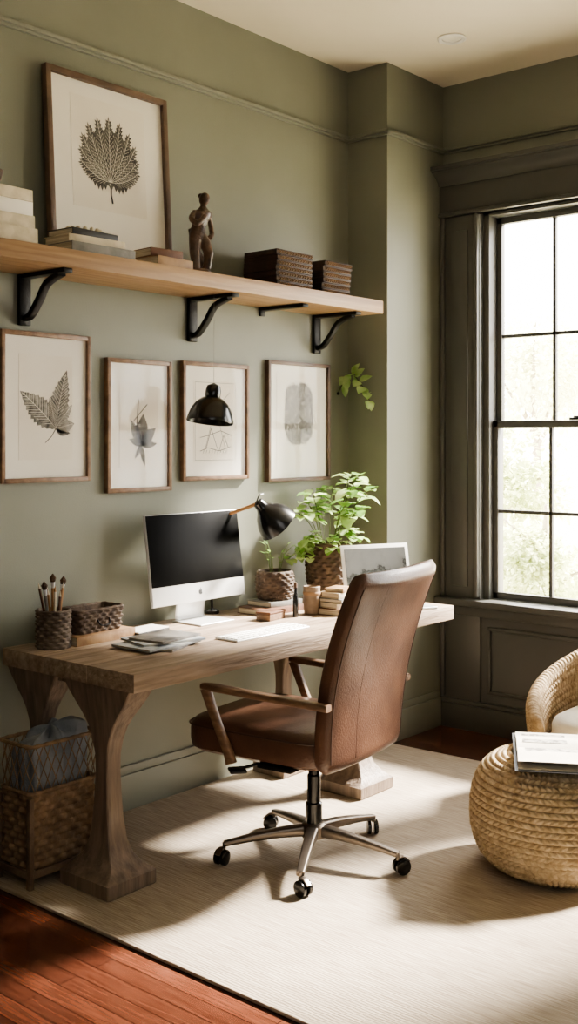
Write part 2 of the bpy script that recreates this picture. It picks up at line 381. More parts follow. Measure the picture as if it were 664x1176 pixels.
tree(-1.35, 9.3, 1.35, .55, 'tree1', 'low round bush nearest outside the window', 6, .06)
random.seed(11)

# ================================================================== RUG
RZ = .012
bm = NB(); bb(bm, .03, 3.3, 2.19, 4.60, 0.0, RZ, .005)
for v in bm.verts: 
    if v.co.x < .3 and v.co.y > 4.47: v.co.y = min(v.co.y, 4.47)
tag(obj('rug', bm, 'rug'), 'large beige flatweave rug under the desk and chair', 'rug')

# ================================================================== DESK
DT = .76; DX0, DX1, DY0, DY1 = .03, .745, 2.375, 4.32
desk = thing('desk', 'long weathered oak desk with curved hourglass legs against green wall', 'desk', ((DX0+DX1)/2, (DY0+DY1)/2, RZ))
ox, oy = (DX0+DX1)/2, (DY0+DY1)/2
bm = NB(); 
w3 = (DX1-DX0)/3
for k in range(3): bb(bm, DX0-ox+k*w3+.0004, DX0-ox+(k+1)*w3-.0004, DY0-oy, DY1-oy, DT-.062-RZ, DT-RZ, .0025)
obj('desktop', bm, 'desk', desk)
def leg(x, y, kx=1, ky=1):
    prof = [(0, .122, .104), (.005, .126, .108), (.048, .126, .108), (.054, .116, .098), (.08, .094, .070), (.11, .070, .052), (.155, .052, .042), (.22, .042, .037), (.30, .035, .034), (.38, .031, .032), (.44, .033, .032), (.49, .043, .034), (.535, .062, .037), (.575, .090, .041), (.61, .120, .046), (.645, .148, .051), (.675, .168, .055), (.698-RZ, .176, .057)]
    loops = []
    for z, hx_, hy_ in prof:
        hx_ *= kx; hy_ *= ky; c = .004
        loops.append([(x-ox+a*hx_-a*ca, y-oy+b*hy_-b*cb, z) for a, b, ca, cb in ((1, -1, 0, c), (1, 1, 0, c), (1, 1, c, 0), (-1, 1, c, 0), (-1, 1, 0, c), (-1, -1, 0, c), (-1, -1, c, 0), (1, -1, c, 0))])
    bm = NB(); loft(bm, loops); obj('leg', bm, 'desk_leg', desk, angle=30)
leg(.535, 2.445); leg(.17, 2.445, .82, .9); leg(.565, 3.80, .98, 1.1); leg(.16, 3.80, .74)
for y in (2.45, 3.80):
    bm = NB(); bb(bm, .05-ox, .69-ox, y-.035-oy, y+.035-oy, .66, .697-RZ, .004); obj('cross_rail', bm, 'desk_leg', desk)

# ================================================================== SHELF
SZ0, SZ1 = 2.137, 2.20
sh = thing('wall_shelf', 'long thick honey oak wall shelf above the framed prints', 'shelf', (0, 3.0, SZ0))
bm = NB(); bb(bm, .0, .30, -1.6, 1.39, 0, SZ1-SZ0, .003); obj('board', bm, 'shelf', sh)
def bracket(y, label, flat=False):
    t = thing('shelf_bracket', label, 'bracket', (0, y, SZ0), group='black iron brackets under the wall shelf')
    bm = NB(); bb(bm, .0, .27, -.021, .021, -.016, 0, .003); obj('top_bar', bm, 'black', t)
    if flat:
        bm = NB(); bb(bm, .0, .012, -.016, .016, -.04, 0, .003); obj('wall_plate', bm, 'black', t); return
    bm = NB(); bb(bm, .0, .018, -.026, .026, -.19, 0, .004); obj('wall_plate', bm, 'black', t)
    bm = NB(); sweep(bm, smooth_pts([(.008, 0, -.165), (.05, 0, -.155), (.10, 0, -.105), (.15, 0, -.045), (.235, 0, -.016)]), .032, .022); obj('brace', bm, 'black', t)
bracket(P(26, 340, x=0).y, 'large black iron shelf bracket at left above the leaf print')
bracket(P(219, 355, x=0).y, 'black iron shelf bracket under the figurine')
bracket(P(300, 355, x=0).y, 'flat black bracket bar without brace under the dark notebooks', True)
bracket(P(362, 375, x=0).y, 'black iron shelf bracket nearest the wall corner')

# ================================================================== BOOK HELPERS
def book(name, label, cat, loc, rz, s, cm, group=None, pm='pages', thin=.003):
    t = thing(name, label, cat, loc, (0, 0, rz), group)
    X, Y, T = s; bm = NB()
    bb(bm, -X/2, X/2, -Y/2, Y/2, 0, thin, thin*.3); bb(bm, -X/2, X/2, -Y/2, Y/2, T-thin, T, thin*.3); bb(bm, X/2-thin, X/2+.001, -Y/2, Y/2, 0, T, thin*.3)
    obj('cover', bm, cm, t)
    bm = NB(); bb(bm, -X/2+.005, X/2-thin, -Y/2+.004, Y/2-.004, thin*.9, T-thin*.9); obj('pages', bm, pm, t, smooth=False)
    return t
ORD = ['bottom', 'second from bottom', 'third from bottom', 'fourth from bottom', 'fifth from bottom', 'sixth from bottom', 'topmost']
def notebooks(y0, y1, x0, x1, n, h, desc):
    z = SZ1; th = h/n
    for k in range(n):
        nm = 'topmost' if k == n-1 else ORD[k]
        t = book('notebook', '%s dark brown notebook in the %s' % (nm, desc), 'notebook', ((x0+x1)/2+random.uniform(-.006, .003), (y0+y1)/2+random.uniform(-.006, .006), z), random.uniform(-.02, .02)+PI, (x1-x0-.01, y1-y0-.01, th-.001), 'bk_dark', 'dark notebooks in the ' + desc, thin=.005, pm='pages_brown')
        bm = NB()
        for q in range(13):
            yy = -(y1-y0)/2+.02+q*((y1-y0)-.045)/12
            tube(bm, [(-(x1-x0)/2+.010, yy, .002), (-(x1-x0)/2-.001, yy, th*.5), (-(x1-x0)/2+.010, yy, th-.003)], .0032, 5)
        obj('binding_rings', bm, 'bk_tan', t)
        bm = NB(); bb(bm, -(x1-x0)/2+.008, (x1-x0)/2-.008, (y1-y0)/2-.008, (y1-y0)/2-.005, .001, th-.002); obj('end_flap', bm, 'bk_dark', t)
        z += th
notebooks(3.64, 3.90, .055, .262, 7, .165, 'larger stack on the shelf')
notebooks(3.97, 4.19, .075, .262, 6, .155, 'smaller stack at the shelf end')
yb = P(97, 270, x=.2).y
book('book', 'grey cloth book at the bottom of stack before the large print', 'book', (.206, yb+.02, SZ1), 0, (.17, .30, .034), 'bk_grey', 'books before the large print')
book('book', 'cream book in middle of stack before the large print', 'book', (.204, yb, SZ1+.034), -.03, (.15, .26, .028), 'bk_cream', 'books before the large print')
book('book', 'black covered book on top of stack before the large print', 'book', (.203, yb-.01, SZ1+.062), .05, (.14, .22, .024), 'bk_black', 'books before the large print')
t = thing('bead_string', 'small pale beaded string lying on stacked books by large print', 'beads', (.21, yb-.01, SZ1+.086))
bm = NB()
for k in range(15):
    a = 2*PI*k/15; bmesh.ops.create_icosphere(bm, subdivisions=2, radius=.0085, matrix=Matrix.Translation((.045*math.cos(a), .07*math.sin(a), .0085)))
obj('beads', bm, 'bk_cream', t)
ys = P(183, 285, x=.2).y
book('book', 'tan brown small book lowest beside the figurine', 'book', (.215, ys+.01, SZ1), .05, (.13, .20, .036), 'bk_tan', 'small brown books beside the figurine')
book('book', 'dark brown small book atop tan book beside the figurine', 'book', (.205, ys-.01, SZ1+.036), -.08, (.11, .16, .034), 'bk_brown', 'small brown books beside the figurine')
yl = P(5, 240, x=.2).y-.04
for k, (h, cm, lb) in enumerate(((.055, 'bk_cream', 'lowest cream book of the pile at the left shelf end'), (.045, 'bk_cream', 'second cream book in pile at the left shelf end'), (.05, 'paper', 'thick white book third in pile at the left shelf end'), (.04, 'bk_cream', 'thin cream book topping pile at the left shelf end'))):
    book('book', lb, 'book', (.165+random.uniform(-.01, .01), yl, SZ1+[0, .055, .10, .15][k]), random.uniform(-.05, .05), (.2, .26-.012*k, h), cm, 'cream books at the left shelf end')
t = thing('bowl', 'small dark brown bowl on top of the cream books', 'bowl', (.17, yl-.02, SZ1+.19))
bm = NB(); lathe(bm, [(.025, 0), (.028, .006), (.055, .03), (.065, .06), (.06, .06), (.05, .032), (.02, .012)], 28); obj('bowl_body', bm, 'wicker_dark', t)

# figurine (contrapposto, one arm raised to the chest, head bowed)
fy = P(229, 265, x=.17).y
fig = thing('figurine', 'carved brown figure with bent pose standing on the shelf', 'figurine', (.17, fy, SZ1))
bm = NB(); lathe(bm, [(.050, 0), (.052, .004), (.052, .02), (.044, .03)], 28); obj('plinth', bm, 'bronze', fig)
bm = NB()
def ell_loft(rows):
    loft(bm, [[(cx+a*math.cos(2*PI*i/18), cy+b*math.sin(2*PI*i/18), z) for i in range(18)] for cx, cy, z, a, b in rows])
ell_loft([(0, -.022, .025, .022, .020), (0, -.022, .06, .019, .018), (0, -.026, .10, .024, .022), (0, -.024, .15, .027, .026), (0, -.016, .18, .027, .027)])
ell_loft([(.006, .030, .025, .024, .018), (.020, .030, .06, .018, .018), (.032, .022, .10, .023, .021), (.016, .012, .15, .026, .025), (0, .002, .18, .026, .026)])
ell_loft([(0, -.010, .15, .03, .042), (0, -.010, .18, .03, .040), (0, -.004, .212, .026, .032), (.004, .006, .245, .032, .042), (.008, .012, .27, .030, .046), (.010, .012, .284, .018, .024), (.014, .010, .297, .012, .012), (.018, .008, .305, .012, .012)])
bmesh.ops.create_uvsphere(bm, u_segments=16, v_segments=12, radius=1, matrix=Matrix.Translation((.026, .004, .322)) @ Matrix.Rotation(.5, 4, 'Y') @ Matrix.Diagonal((.025, .021, .028, 1)))
bmesh.ops.create_uvsphere(bm, u_segments=10, v_segments=8, radius=.012, matrix=Matrix.Translation((.004, .004, .338)))
tube(bm, smooth_pts([(.006, -.030, .268), (.01, -.056, .235), (.036, -.044, .215), (.046, -.008, .25)]), .0125, 8)
tube(bm, smooth_pts([(.008, .050, .266), (-.004, .072, .225), (.012, .062, .185), (.028, .034, .165)]), .0115, 8)
tube(bm, smooth_pts([(-.02, -.03, .20), (-.03, .0, .14), (-.026, .03, .08), (-.02, .036, .028)]), [.012+.0006*i for i in range(19)], 8)
o = obj('body', bm, 'bronze', fig)
md = o.modifiers.new('r', 'REMESH'); md.mode = 'VOXEL'; md.voxel_size = .004; md.use_smooth_shade = True

# ================================================================== FRAMED PRINTS
def flat_leaf(bm, y, z, ang, L, W, x, jag=0, n=22, skew=0):
    d = (math.sin(ang), math.cos(ang)); s = (d[1], -d[0]); prev = None
    for i in range(n+1):
        t = i/n; w = W*math.sin(PI*min(1, t**.8))*.5*(1+jag*((i % 2)-.5))
        if i == n: w = 0.0004
        cy, cz = y+d[0]*L*t+s[0]*skew*t*t, z+d[1]*L*t+s[1]*skew*t*t
        cur = (bm.verts.new((x, cy-s[0]*w, cz-s[1]*w)), bm.verts.new((x, cy+s[0]*w, cz+s[1]*w)))
        if prev: bm.faces.new((prev[0], prev[1], cur[1], cur[0]))
        prev = cur
def flat_line(bm, pts, w, x):
    for (y0, z0), (y1, z1) in zip(pts, pts[1:]):
        d = Vector((y1-y0, z1-z0)); 
        if d.length < 1e-6: continue
        d.normalize(); s = Vector((-d.y, d.x))*w/2
        vs = [bm.verts.new((x, y0+s.x, z0+s.y)), bm.verts.new((x, y0-s.x, z0-s.y)), bm.verts.new((x, y1-s.x, z1-s.y)), bm.verts.new((x, y1+s.x, z1+s.y))]
        bm.faces.new(vs)
def picture(label, y0, y1, z0, z1, fw, fm, sheet, art, x=0, lean=0, group=None, depth=.025):
    t = thing('framed_print', label, 'picture', (x, (y0+y1)/2, z0), (0, -lean, 0), group)
    W, H = y1-y0, z1-z0; bm = NB()
    for a in (-W/2, W/2-fw): bb(bm, 0, depth, a, a+fw, 0, H, .002)
    for a in (0, H-fw): bb(bm, 0, depth, -W/2+fw*.5, W/2-fw*.5, a, a+fw, .002)
    obj('frame', bm, fm, t)
    bm = NB(); bb(bm, .002, .012, -W/2+fw*.7, W/2-fw*.7, fw*.7, H-fw*.7); obj('mat_board', bm, 'paper', t, smooth=False)
    sw, s0, s1 = sheet
    bm = NB(); bb(bm, .0118, .0128, -sw/2, sw/2, s0, s1); ps = obj('print_sheet', bm, 'paper2', t, smooth=False)
    art(t, sw, s0, s1)
    bm = NB(); bb(bm, .0175, .019, -W/2+fw, W/2-fw, fw, H-fw); obj('glazing', bm, 'pglass', t, smooth=False)
    return t
X1, X2 = .0134, .0140
def art_big(t, sw, s0, s1):
    # one broad jagged leaf: wide toothed lobes fanning up from the stalk, with dense fine pale veins
    bm = NB(); cz = .345; vein = NB(); rnd = random.Random(6)
    for k in range(11):
        a = math.radians(-92+18.4*k); ca = abs(math.cos(a)); L = .150+.115*ca; sk = -.075*math.sin(a)
        flat_leaf(bm, 0, cz, a, L, .078, X1+.00004*k, jag=.55, n=17, skew=sk)
        d = (math.sin(a), math.cos(a)); s = (d[1], -d[0])
        pth = [(d[0]*L*q+s[0]*sk*q*q, cz+d[1]*L*q+s[1]*sk*q*q) for q in [i/14*.95 for i in range(15)]]
        flat_line(vein, pth, .0017, X2+.0008)
        for i in range(2, 14):
            ti = i/14; wl = .037*math.sin(PI*ti**.8); tang = math.atan2(pth[i][0]-pth[i-1][0], pth[i][1]-pth[i-1][1])
            for sg in (-1, 1):
                ang = tang+sg*.7; flat_line(vein, [pth[i], (pth[i][0]+math.sin(ang)*wl, pth[i][1]+math.cos(ang)*wl)], .0010, X2+.0008)
                flat_leaf(bm, pth[i][0]+math.sin(ang)*wl*.7, pth[i][1]+math.cos(ang)*wl*.7, ang, .018, .008, X1+.0005, n=5)
    flat_line(bm, [(.0, cz+.03), (.003, cz-.0), (.001, cz-.05), (.008, cz-.085)], .009, X1+.0001); flat_line(bm, [(-.03, cz+.03), (.002, cz-.03), (.034, cz+.03)], .006, X1+.0002)
    obj('leaf_drawing', bm, 'ink', t, smooth=False); obj('leaf_veins', vein, 'paper2', t, smooth=False)
def art_a(t, sw, s0, s1):
    bm = NB(); c = (.045, s0+.12)
    LV = ((-.78, .215, .10, -.02), (-.25, .12, .05, .0), (.12, .23, .085, .025), (.62, .12, .045, .01), (1.35, .09, .06, 0), (1.85, .07, .04, 0))
    for ang, L, W, sk in LV: flat_leaf(bm, c[0], c[1], ang, L, W, X1, jag=.22, skew=sk)
    flat_line(bm, [c, (c[0]-.02, c[1]-.03), (c[0]-.05, c[1]-.055)], .004, X1); obj('leaf_drawing', bm, 'ink_mid', t, smooth=False)
    bm = NB()
    for ang, L, W, sk in LV[:5]:
        d = (math.sin(ang), math.cos(ang)); s = (d[1], -d[0])
        pth = [(c[0]+d[0]*L*q+s[0]*sk*q*q, c[1]+d[1]*L*q+s[1]*sk*q*q) for q in [i/16*.95 for i in range(17)]]
        flat_line(bm, pth, .0018, X2)
        for q in range(2, 16):
            l = W*.5*math.sin(PI*(q/16)**.8)*1.2
            for sg in (-1, 1): flat_line(bm, [pth[q], (pth[q][0]+math.sin(ang+sg*.8)*l, pth[q][1]+math.cos(ang+sg*.8)*l)], .0013, X2)
    obj('leaf_veins', bm, 'paper2', t, smooth=False)
def art_b(t, sw, s0, s1):
    bm = NB(); c = (.01, s0+.095)
    for ang, L, W in ((.1, .13, .07), (-.5, .12, .045), (.85, .11, .05), (1.5, .09, .032), (2.9, .09, .024), (-1.2, .07, .028), (-2.6, .07, .02)): flat_leaf(bm, c[0], c[1], ang, L, W, X1, jag=.25)
    flat_line(bm, [(c[0]-.01, c[1]-.02), (c[0]-.022, c[1]+.06), (c[0]-.015, c[1]+.19)], .006, X1); flat_line(bm, [(c[0]-.04, c[1]+.10), (c[0]+.035, c[1]+.17)], .004, X1)
    obj('leaf_drawing', bm, 'ink_light', t, smooth=False)
def art_c(t, sw, s0, s1):
    bm = NB(); z = s0+.02
    flat_line(bm, [(-.10, z+.03), (-.05, z+.045), (.02, z+.03), (.10, z+.05)], .0026, X1)
    flat_line(bm, [(-.06, z+.045), (-.03, z+.13), (.01, z+.04)], .0026, X1); flat_line(bm, [(.02, z+.03), (.05, z+.10), (.08, z+.045)], .0026, X1)
    flat_line(bm, [(-.1, z+.09), (-.045, z+.10), (.03, z+.12), (.1, z+.10)], .0024, X1)
    flat_line(bm, [(-.09, s1-.12), (-.03, s1-.06), (.03, s1-.10), (.09, s1-.05)], .002, X1)
    flat_line(bm, [(-.07, z+.03), (-.03, z+.15), (.02, z+.16), (.06, z+.04)], .0018, X1)
    for k in range(9): flat_line(bm, [(-.08+k*.018, z+.02), (-.075+k*.018, z+.035)], .002, X1)
    flat_line(bm, [(-sw/2+.01, s0+.01), (sw/2-.01, s0+.01), (sw/2-.01, s1-.01), (-sw/2+.01, s1-.01), (-sw/2+.01, s0+.01)], .0014, X1)
    obj('line_sketch', bm, 'ink_line', t, smooth=False)
def art_d(t, sw, s0, s1):
    bm = NB(); c = (0, s0+(s1-s0)*.58); rnd = random.Random(3); n = 72; HW, HH_ = .112, .152
    vs = []
    for i in range(n):
        a = 2*PI*i/n; ca, sa = math.cos(a), math.sin(a)
        vs.append(bm.verts.new((X1, c[0]+HW*math.copysign(abs(ca)**.6, ca)*rnd.uniform(.88, 1.02), c[1]+HH_*math.copysign(abs(sa)**.6, sa)*rnd.uniform(.88, 1.02))))
    bm.faces.new(vs); obj('textured_drawing', bm, 'ink_tex', t, smooth=False)
    bm = NB(); cnt = 0
    while cnt < 1100:
        y, z = rnd.uniform(-1.08, 1.08), rnd.uniform(-1.08, 1.08)
        if abs(y)**3+abs(z)**3 > rnd.uniform(.8, 1.15): continue
        l = rnd.uniform(.004, .012); a = rnd.uniform(-.5, .5); y *= HW; z = c[1]+z*HH_
        flat_line(bm, [(y, z), (y+math.sin(a)*l, z+math.cos(a)*l)], rnd.uniform(.0018, .0036), X1+.0003+cnt*.0000008); cnt += 1
    obj('stippling', bm, 'ink', t, smooth=False)
G = 'framed prints on the wall'
def wallpic(label, u0, u1, vt, vb, art, sheet_f, fm='frame'):
    um = (u0+u1)/2; a = P(u0, 500, x=.02); b = P(u1, 500, x=.02); zt = P(um, vt, x=.02).z; zb = P(um, vb, x=.02).z
    W, H = b.y-a.y, zt-zb
    picture(label, a.y, b.y, zb, zt, .018, fm, (W*sheet_f[0], H*sheet_f[1], H*sheet_f[2]), art, group=G)
wallpic('large framed three lobed dark leaf print, leftmost on the wall', 1, 104, 382, 554, art_a, (.60, .15, .85))
wallpic('narrow framed faint grey leaf print, second from the left', 123, 197, 413, 565, art_b, (.60, .18, .82))
wallpic('framed pencil line sketch hanging behind the black pendant lamp', 210, 286, 417, 551, art_c, (.66, .15, .85))
wallpic('framed grey mottled block drawing, rightmost under the shelf', 308, 379, 416, 552.5, art_d, (.70, .10, .90), 'frame_dark')
a = P(50, 73, x=.03); b = P(190, 120, x=.03)
HH = 2.945-SZ1
picture('large framed tree like leaf print leaning on the shelf', a.y, b.y-.005, SZ1, SZ1+HH, .024, 'frame_dark', (.38, .225, .665), art_big, x=.056, lean=math.radians(3.2), depth=.03)

# ================================================================== PENDANT LAMP
py = P(241, 465, x=.2).y; zr = P(238, 485, x=.2).z
LT = math.radians(-9)
t = thing('pendant_lamp', 'black dome pendant lamp hanging before a framed sketch', 'lamp', (.2, py, zr), (LT, 0, 0))
bm = NB(); lathe(bm, [(.098, 0), (.099, .004), (.096, .02), (.085, .055), (.068, .082), (.046, .10), (.03, .108), (.024, .104), (.06, .078), (.076, .05), (.09, .018), (.095, .001)], 40, cap0=False, cap1=False); obj('lamp_shade', bm, 'black_gloss', t)
bm = NB(); lathe(bm, [(.03, .105), (.033, .112), (.033, .135), (.028, .155), (.014, .162), (.006, .166)], 28); obj('socket', bm, 'black_gloss', t)
bm = NB(); bmesh.ops.create_uvsphere(bm, u_segments=18, v_segments=12, radius=.028, matrix=Matrix.Translation((0, 0, .06))); obj('bulb', bm, 'bulb', t)
wend = Vector((0, -math.sin(LT)*.165, SZ0-zr)); lend = Matrix.Rotation(-LT, 4, 'X') @ wend
bm = NB(); tube(bm, [(0, 0, .16), tuple(lend)], .0006, 6); obj('cord', bm, 'bk_grey', t)

# ================================================================== COMPUTER
t = thing('desktop_computer', 'slim silver desktop computer with large black screen', 'computer', (.165, 3.262, DT))
bm = NB(); bb(bm, -.07, .10, -.10, .10, 0, .007, .003, 3); obj('foot', bm, 'alu', t)
bm = NB(); sweep(bm, smooth_pts([(-.062, 0, .004), (-.066, 0, .03), (-.05, 0, .12), (-.035, 0, .21)]), .17, .007); obj('stand', bm, 'alu', t)
tilt = math.radians(8)
hd = Matrix.Translation((0, 0, .085)) @ Matrix.Rotation(-tilt, 4, 'Y')
def tl(bm): bmesh.ops.transform(bm, matrix=hd, verts=bm.verts)
bm = NB(); bb(bm, -.012, .004, -.272, .272, 0, .372, .003, 3)
loft(bm, [[(-.012-d, s*.272*k, .186+q*.18*k) for s, q in ((1, 1), (-1, 1), (-1, -1), (1, -1))] for d, k in ((0, .98), (.008, .9), (.015, .7), (.018, .4))], True, True)
tl(bm); obj('housing', bm, 'alu', t)
bm = NB(); bb(bm, .0035, .0055, -.269, .269, .078, .369, .0008); tl(bm); obj('screen', bm, 'screen', t)
bm = NB()
pts = []
for k in range(36):
    a = 2*PI*k/36; r = .0105; y, z = r*math.cos(a), r*math.sin(a)
    if abs(a-PI/2) < .3: z -= .0014
    if abs(a-3*PI/2) < .2: z += .001
    dy, dz = y-.013, z-.001; d = math.hypot(dy, dz)
    if d < .006: y, z = .013+dy/d*.006, .001+dz/d*.006
    pts.append((y, z))
vs = [bm.verts.new((.0048, y, .038+z)) for y, z in pts]; c = bm.verts.new((.0048, -.002, .038))
for i in range(36): bm.faces.new((c, vs[i], vs[(i+1) % 36]))
flat_leaf(bm, .0005, .0495, .5, .007, .004, .0048, n=8)
tl(bm); obj('logo', bm, 'logo', t, smooth=False)
# keyboard
kb = thing('keyboard', 'slim white keyboard on the desk before the computer', 'keyboard', (.56, 3.215, DT), (0, 0, .0))
bm = NB(); bb(bm, -.058, .058, -.215, .215, 0, .008, .003, 3); obj('keyboard_base', bm, 'alu', kb)
for r in range(5):
    x = -.045+r*.0215; n = 14
    bm = NB()
    if r == 4:
        spans = [(-.207, -.177), (-.174, -.147), (-.144, -.117), (-.114, -.08), (-.077, .06), (.063, .095), (.098, .127), (.13, .155), (.158, .18), (.183, .207)]
    else: spans = [(-.207+k*.0296+.001*r, -.207+k*.0296+.0264) for k in range(n)]
    for a, b_ in spans: bb(bm, x-.0088, x+.0088, a, b_, .0075, .0115, .0012, 1)
    obj('key_row', bm, 'key', kb)

# ================================================================== DESK LAMP
lx, ly = .058, 3.44
t = thing('desk_lamp', 'black articulated desk lamp reaching over from behind computer', 'lamp', (lx, ly, DT))
bm = NB(); lathe(bm, [(.03, 0), (.032, .003), (.032, .014), (.02, .019), (.008, .022)], 32); obj('lamp_base', bm, 'black_gloss', t)
jt = P(297, 578, x=.2) - Vector((lx, ly, DT)); el = Vector((-.008, -.03, .40))
bm = NB(); tube(bm, [(0, 0, .02), tuple(el)], .0055, 10); obj('lower_arm', bm, 'black', t)
bm = NB(); tube(bm, [tuple(el), tuple(jt)], .008, 10); obj('upper_arm', bm, 'pencil_tan', t)
for q_, rr in ((el, .012), (jt, .016)):
    bm = NB(); bmesh.ops.create_uvsphere(bm, u_segments=14, v_segments=10, radius=rr, matrix=Matrix.Translation(q_)); obj('joint', bm, 'black_gloss', t)
ax = Vector((.25, .62, -.66)).normalized(); q = ax.to_track_quat('Z', 'Y').to_matrix().to_4x4(); hm = Matrix.Translation(jt) @ q
bm = NB(); lathe(bm, [(.014, -.012), (.024, -.006), (.027, .02), (.036, .035), (.06, .06), (.082, .095), (.094, .138), (.091, .138), (.078, .095), (.056, .062), (.03, .04)], 40, cap0=True, cap1=False)
bmesh.ops.transform(bm, matrix=hm, verts=bm.verts); obj('lamp_shade', bm, 'black_gloss', t)
bm = NB(); bmesh.ops.create_uvsphere(bm, u_segments=18, v_segments=12, radius=.028, matrix=hm @ Matrix.Translation((0, 0, .075))); obj('bulb', bm, 'bulb', t)
bm = NB(); tube(bm, smooth_pts([tuple(jt+Vector((0, -.01, .012))), tuple(jt+Vector((0, .005, .035))), tuple(jt+Vector((0, .03, .04)))]), .003, 6); obj('knob', bm, 'black_gloss', t)

# ================================================================== PENCIL CUP
cx, cy = .165, 2.50
t = thing('pencil_cup', 'round woven pencil cup at the left end of desk', 'cup', (cx, cy, DT))
bm = NB(); weave(bm, circle_outline(.060), 22, .0, .135, 10, .006, thick=.006, floor=.006); obj('woven_body', bm, 'wicker_grey', t)
bm = NB(); rim(bm, circle_outline(.059), .135, .006, n=64, twist=1); obj('rim', bm, 'wicker_grey', t)
spec = [(-.02, -.025, -.14, -.36, .235, 'pencil_dark', 'pencil', 'dark brown pencil leaning left in the woven cup'), (.01, -.02, -.02, -.2, .21, 'pencil_tan', 'pencil', 'short tan pencil leaning left in woven cup'), (0, .0, -.03, .0, .26, 'pencil_tan', 'paintbrush', 'tall paintbrush upright in the middle of woven cup'), (.02, .02, .05, .26, .23, 'pencil_tan', 'pencil', 'tan pencil leaning right in the woven cup'), (-.015, .025, -.02, .38, .25, 'pencil_dark', 'paintbrush', 'dark handled paintbrush leaning right in the woven cup'), (.025, -.005, .12, -.08, .22, 'bk_cream', 'pencil', 'cream pencil leaning forward in the woven cup'),
        (.03, .01, .10, .12, .20, 'pencil_dark', 'pencil', 'short dark pencil at the front of woven cup'), (-.03, .0, -.2, -.06, .225, 'bk_black', 'pencil', 'black pencil at the back of woven cup'), (.0, -.04, .06, -.30, .24, 'bk_grey', 'paintbrush', 'grey handled paintbrush leaning left in woven cup')]
for dx, dy, tx, ty, L, m_, nm, lb in spec:
    e = thing(nm, lb, nm, (cx+dx*.4, cy+dy*.3, DT+.009)); d = Vector((tx*.5, ty*.5, 1)).normalized()
    bm = NB()
    if nm == 'pencil':
        tube(bm, [d*.0, d*(L-.022)], .0052, 6); obj('shaft', bm, m_, e)
        bm = NB(); tube(bm, [d*(L-.022), d*L], [.0052, .0006], 6); obj('tip', bm, 'bk_cream' if m_ != 'bk_cream' else 'pencil_tan', e)
    else:
        tube(bm, [d*.0, d*L*.5, d*(L-.05)], [.0035, .006, .006], 8); obj('shaft', bm, m_, e)
        bm = NB(); tube(bm, [d*(L-.052), d*(L-.03)], [.006, .008], 8); obj('ferrule', bm, 'alu', e)
        bm = NB(); tube(bm, [d*(L-.03), d*(L-.015), d*L], [.008, .012, .002], 8); obj('bristles', bm, 'bristle', e)

# ================================================================== WICKER TRAY BASKET ON BOOK
book('book', 'thick tan book under the small dark basket on desk', 'book', (.14, 2.70, DT), .02, (.17, .29, .034), 'bk_tan')
t = thing('basket', 'small dark rectangular wicker basket on the tan book', 'basket', (.135, 2.70, DT+.034), (0, 0, .03))
ol = rrect_outline(.062, .115, .02)
bm = NB(); weave(bm, ol, 36, 0, .085, 6, .006, thick=.007, floor=.006, flare=lambda q: .93+.07*q); obj('woven_body', bm, 'wicker_dark', t)
bm = NB(); rim(bm, ol, .086, .006, n=72, twist=1); obj('rim', bm, 'wicker_dark', t)
bm = NB(); tube(bm, smooth_pts([(.07, -.03, .05), (.082, -.02, .03), (.082, .02, .03), (.07, .03, .05)]), .003, 6); obj('handle', bm, 'black', t)
t = thing('cloth', 'crumpled dark cloth filling the small wicker basket', 'cloth', (.135, 2.70, DT+.04), (0, 0, .03))
bm = NB(); r1 = random.Random(5); n = 14; g = [[bm.verts.new((-.046+.092*i/n, -.093+.186*j/n, .060+r1.uniform(-.007, .012)-.03*(max(abs(i/n-.5), abs(j/n-.5))*2)**6)) for j in range(n+1)] for i in range(n+1)]
for i in range(n):
    for j in range(n): bm.faces.new((g[i][j], g[i+1][j], g[i+1][j+1], g[i][j+1]))
o = obj('cloth_sheet', bm, 'wicker_dark', t); md = o.modifiers.new('s', 'SOLIDIFY'); md.thickness = .004; md = o.modifiers.new('b', 'SUBSURF'); md.levels = 1; md.render_levels = 1
# magazines
mc = P(178, 740, z=DT)
z = DT
for k, (m_, rz, lx_, ly_, lb) in enumerate((('mag2', .35, .21, .28, 'dark magazine at bottom of the fanned pile on desk'), ('mag1', .05, .20, .27, 'slate and white magazine second in the fanned pile'), ('mag3', -.25, .19, .26, 'pale magazine third in the fanned pile on desk'), ('mag2', .12, .17, .22, 'small dark magazine topping the fanned pile on desk'))):
    book('magazine', lb, 'magazine', (mc.x+.02+random.uniform(-.012, .012), mc.y+random.uniform(-.02, .03), z), rz, (lx_, ly_, .008), m_, 'fanned magazines on the desk', thin=.0015); z += .008
t = thing('notepad', 'small dark notepad behind the fanned magazines', 'notepad', (.185, mc.y+.15, DT), (0, 0, .1))
bm = NB(); bb(bm, -.05, .05, -.09, .09, 0, .012, .002); obj('cover', bm, 'bk_black', t)
bm = NB(); bb(bm, -.049, .048, -.088, .088, .0122, .016); obj('pages', bm, 'white_plastic', t, smooth=False)

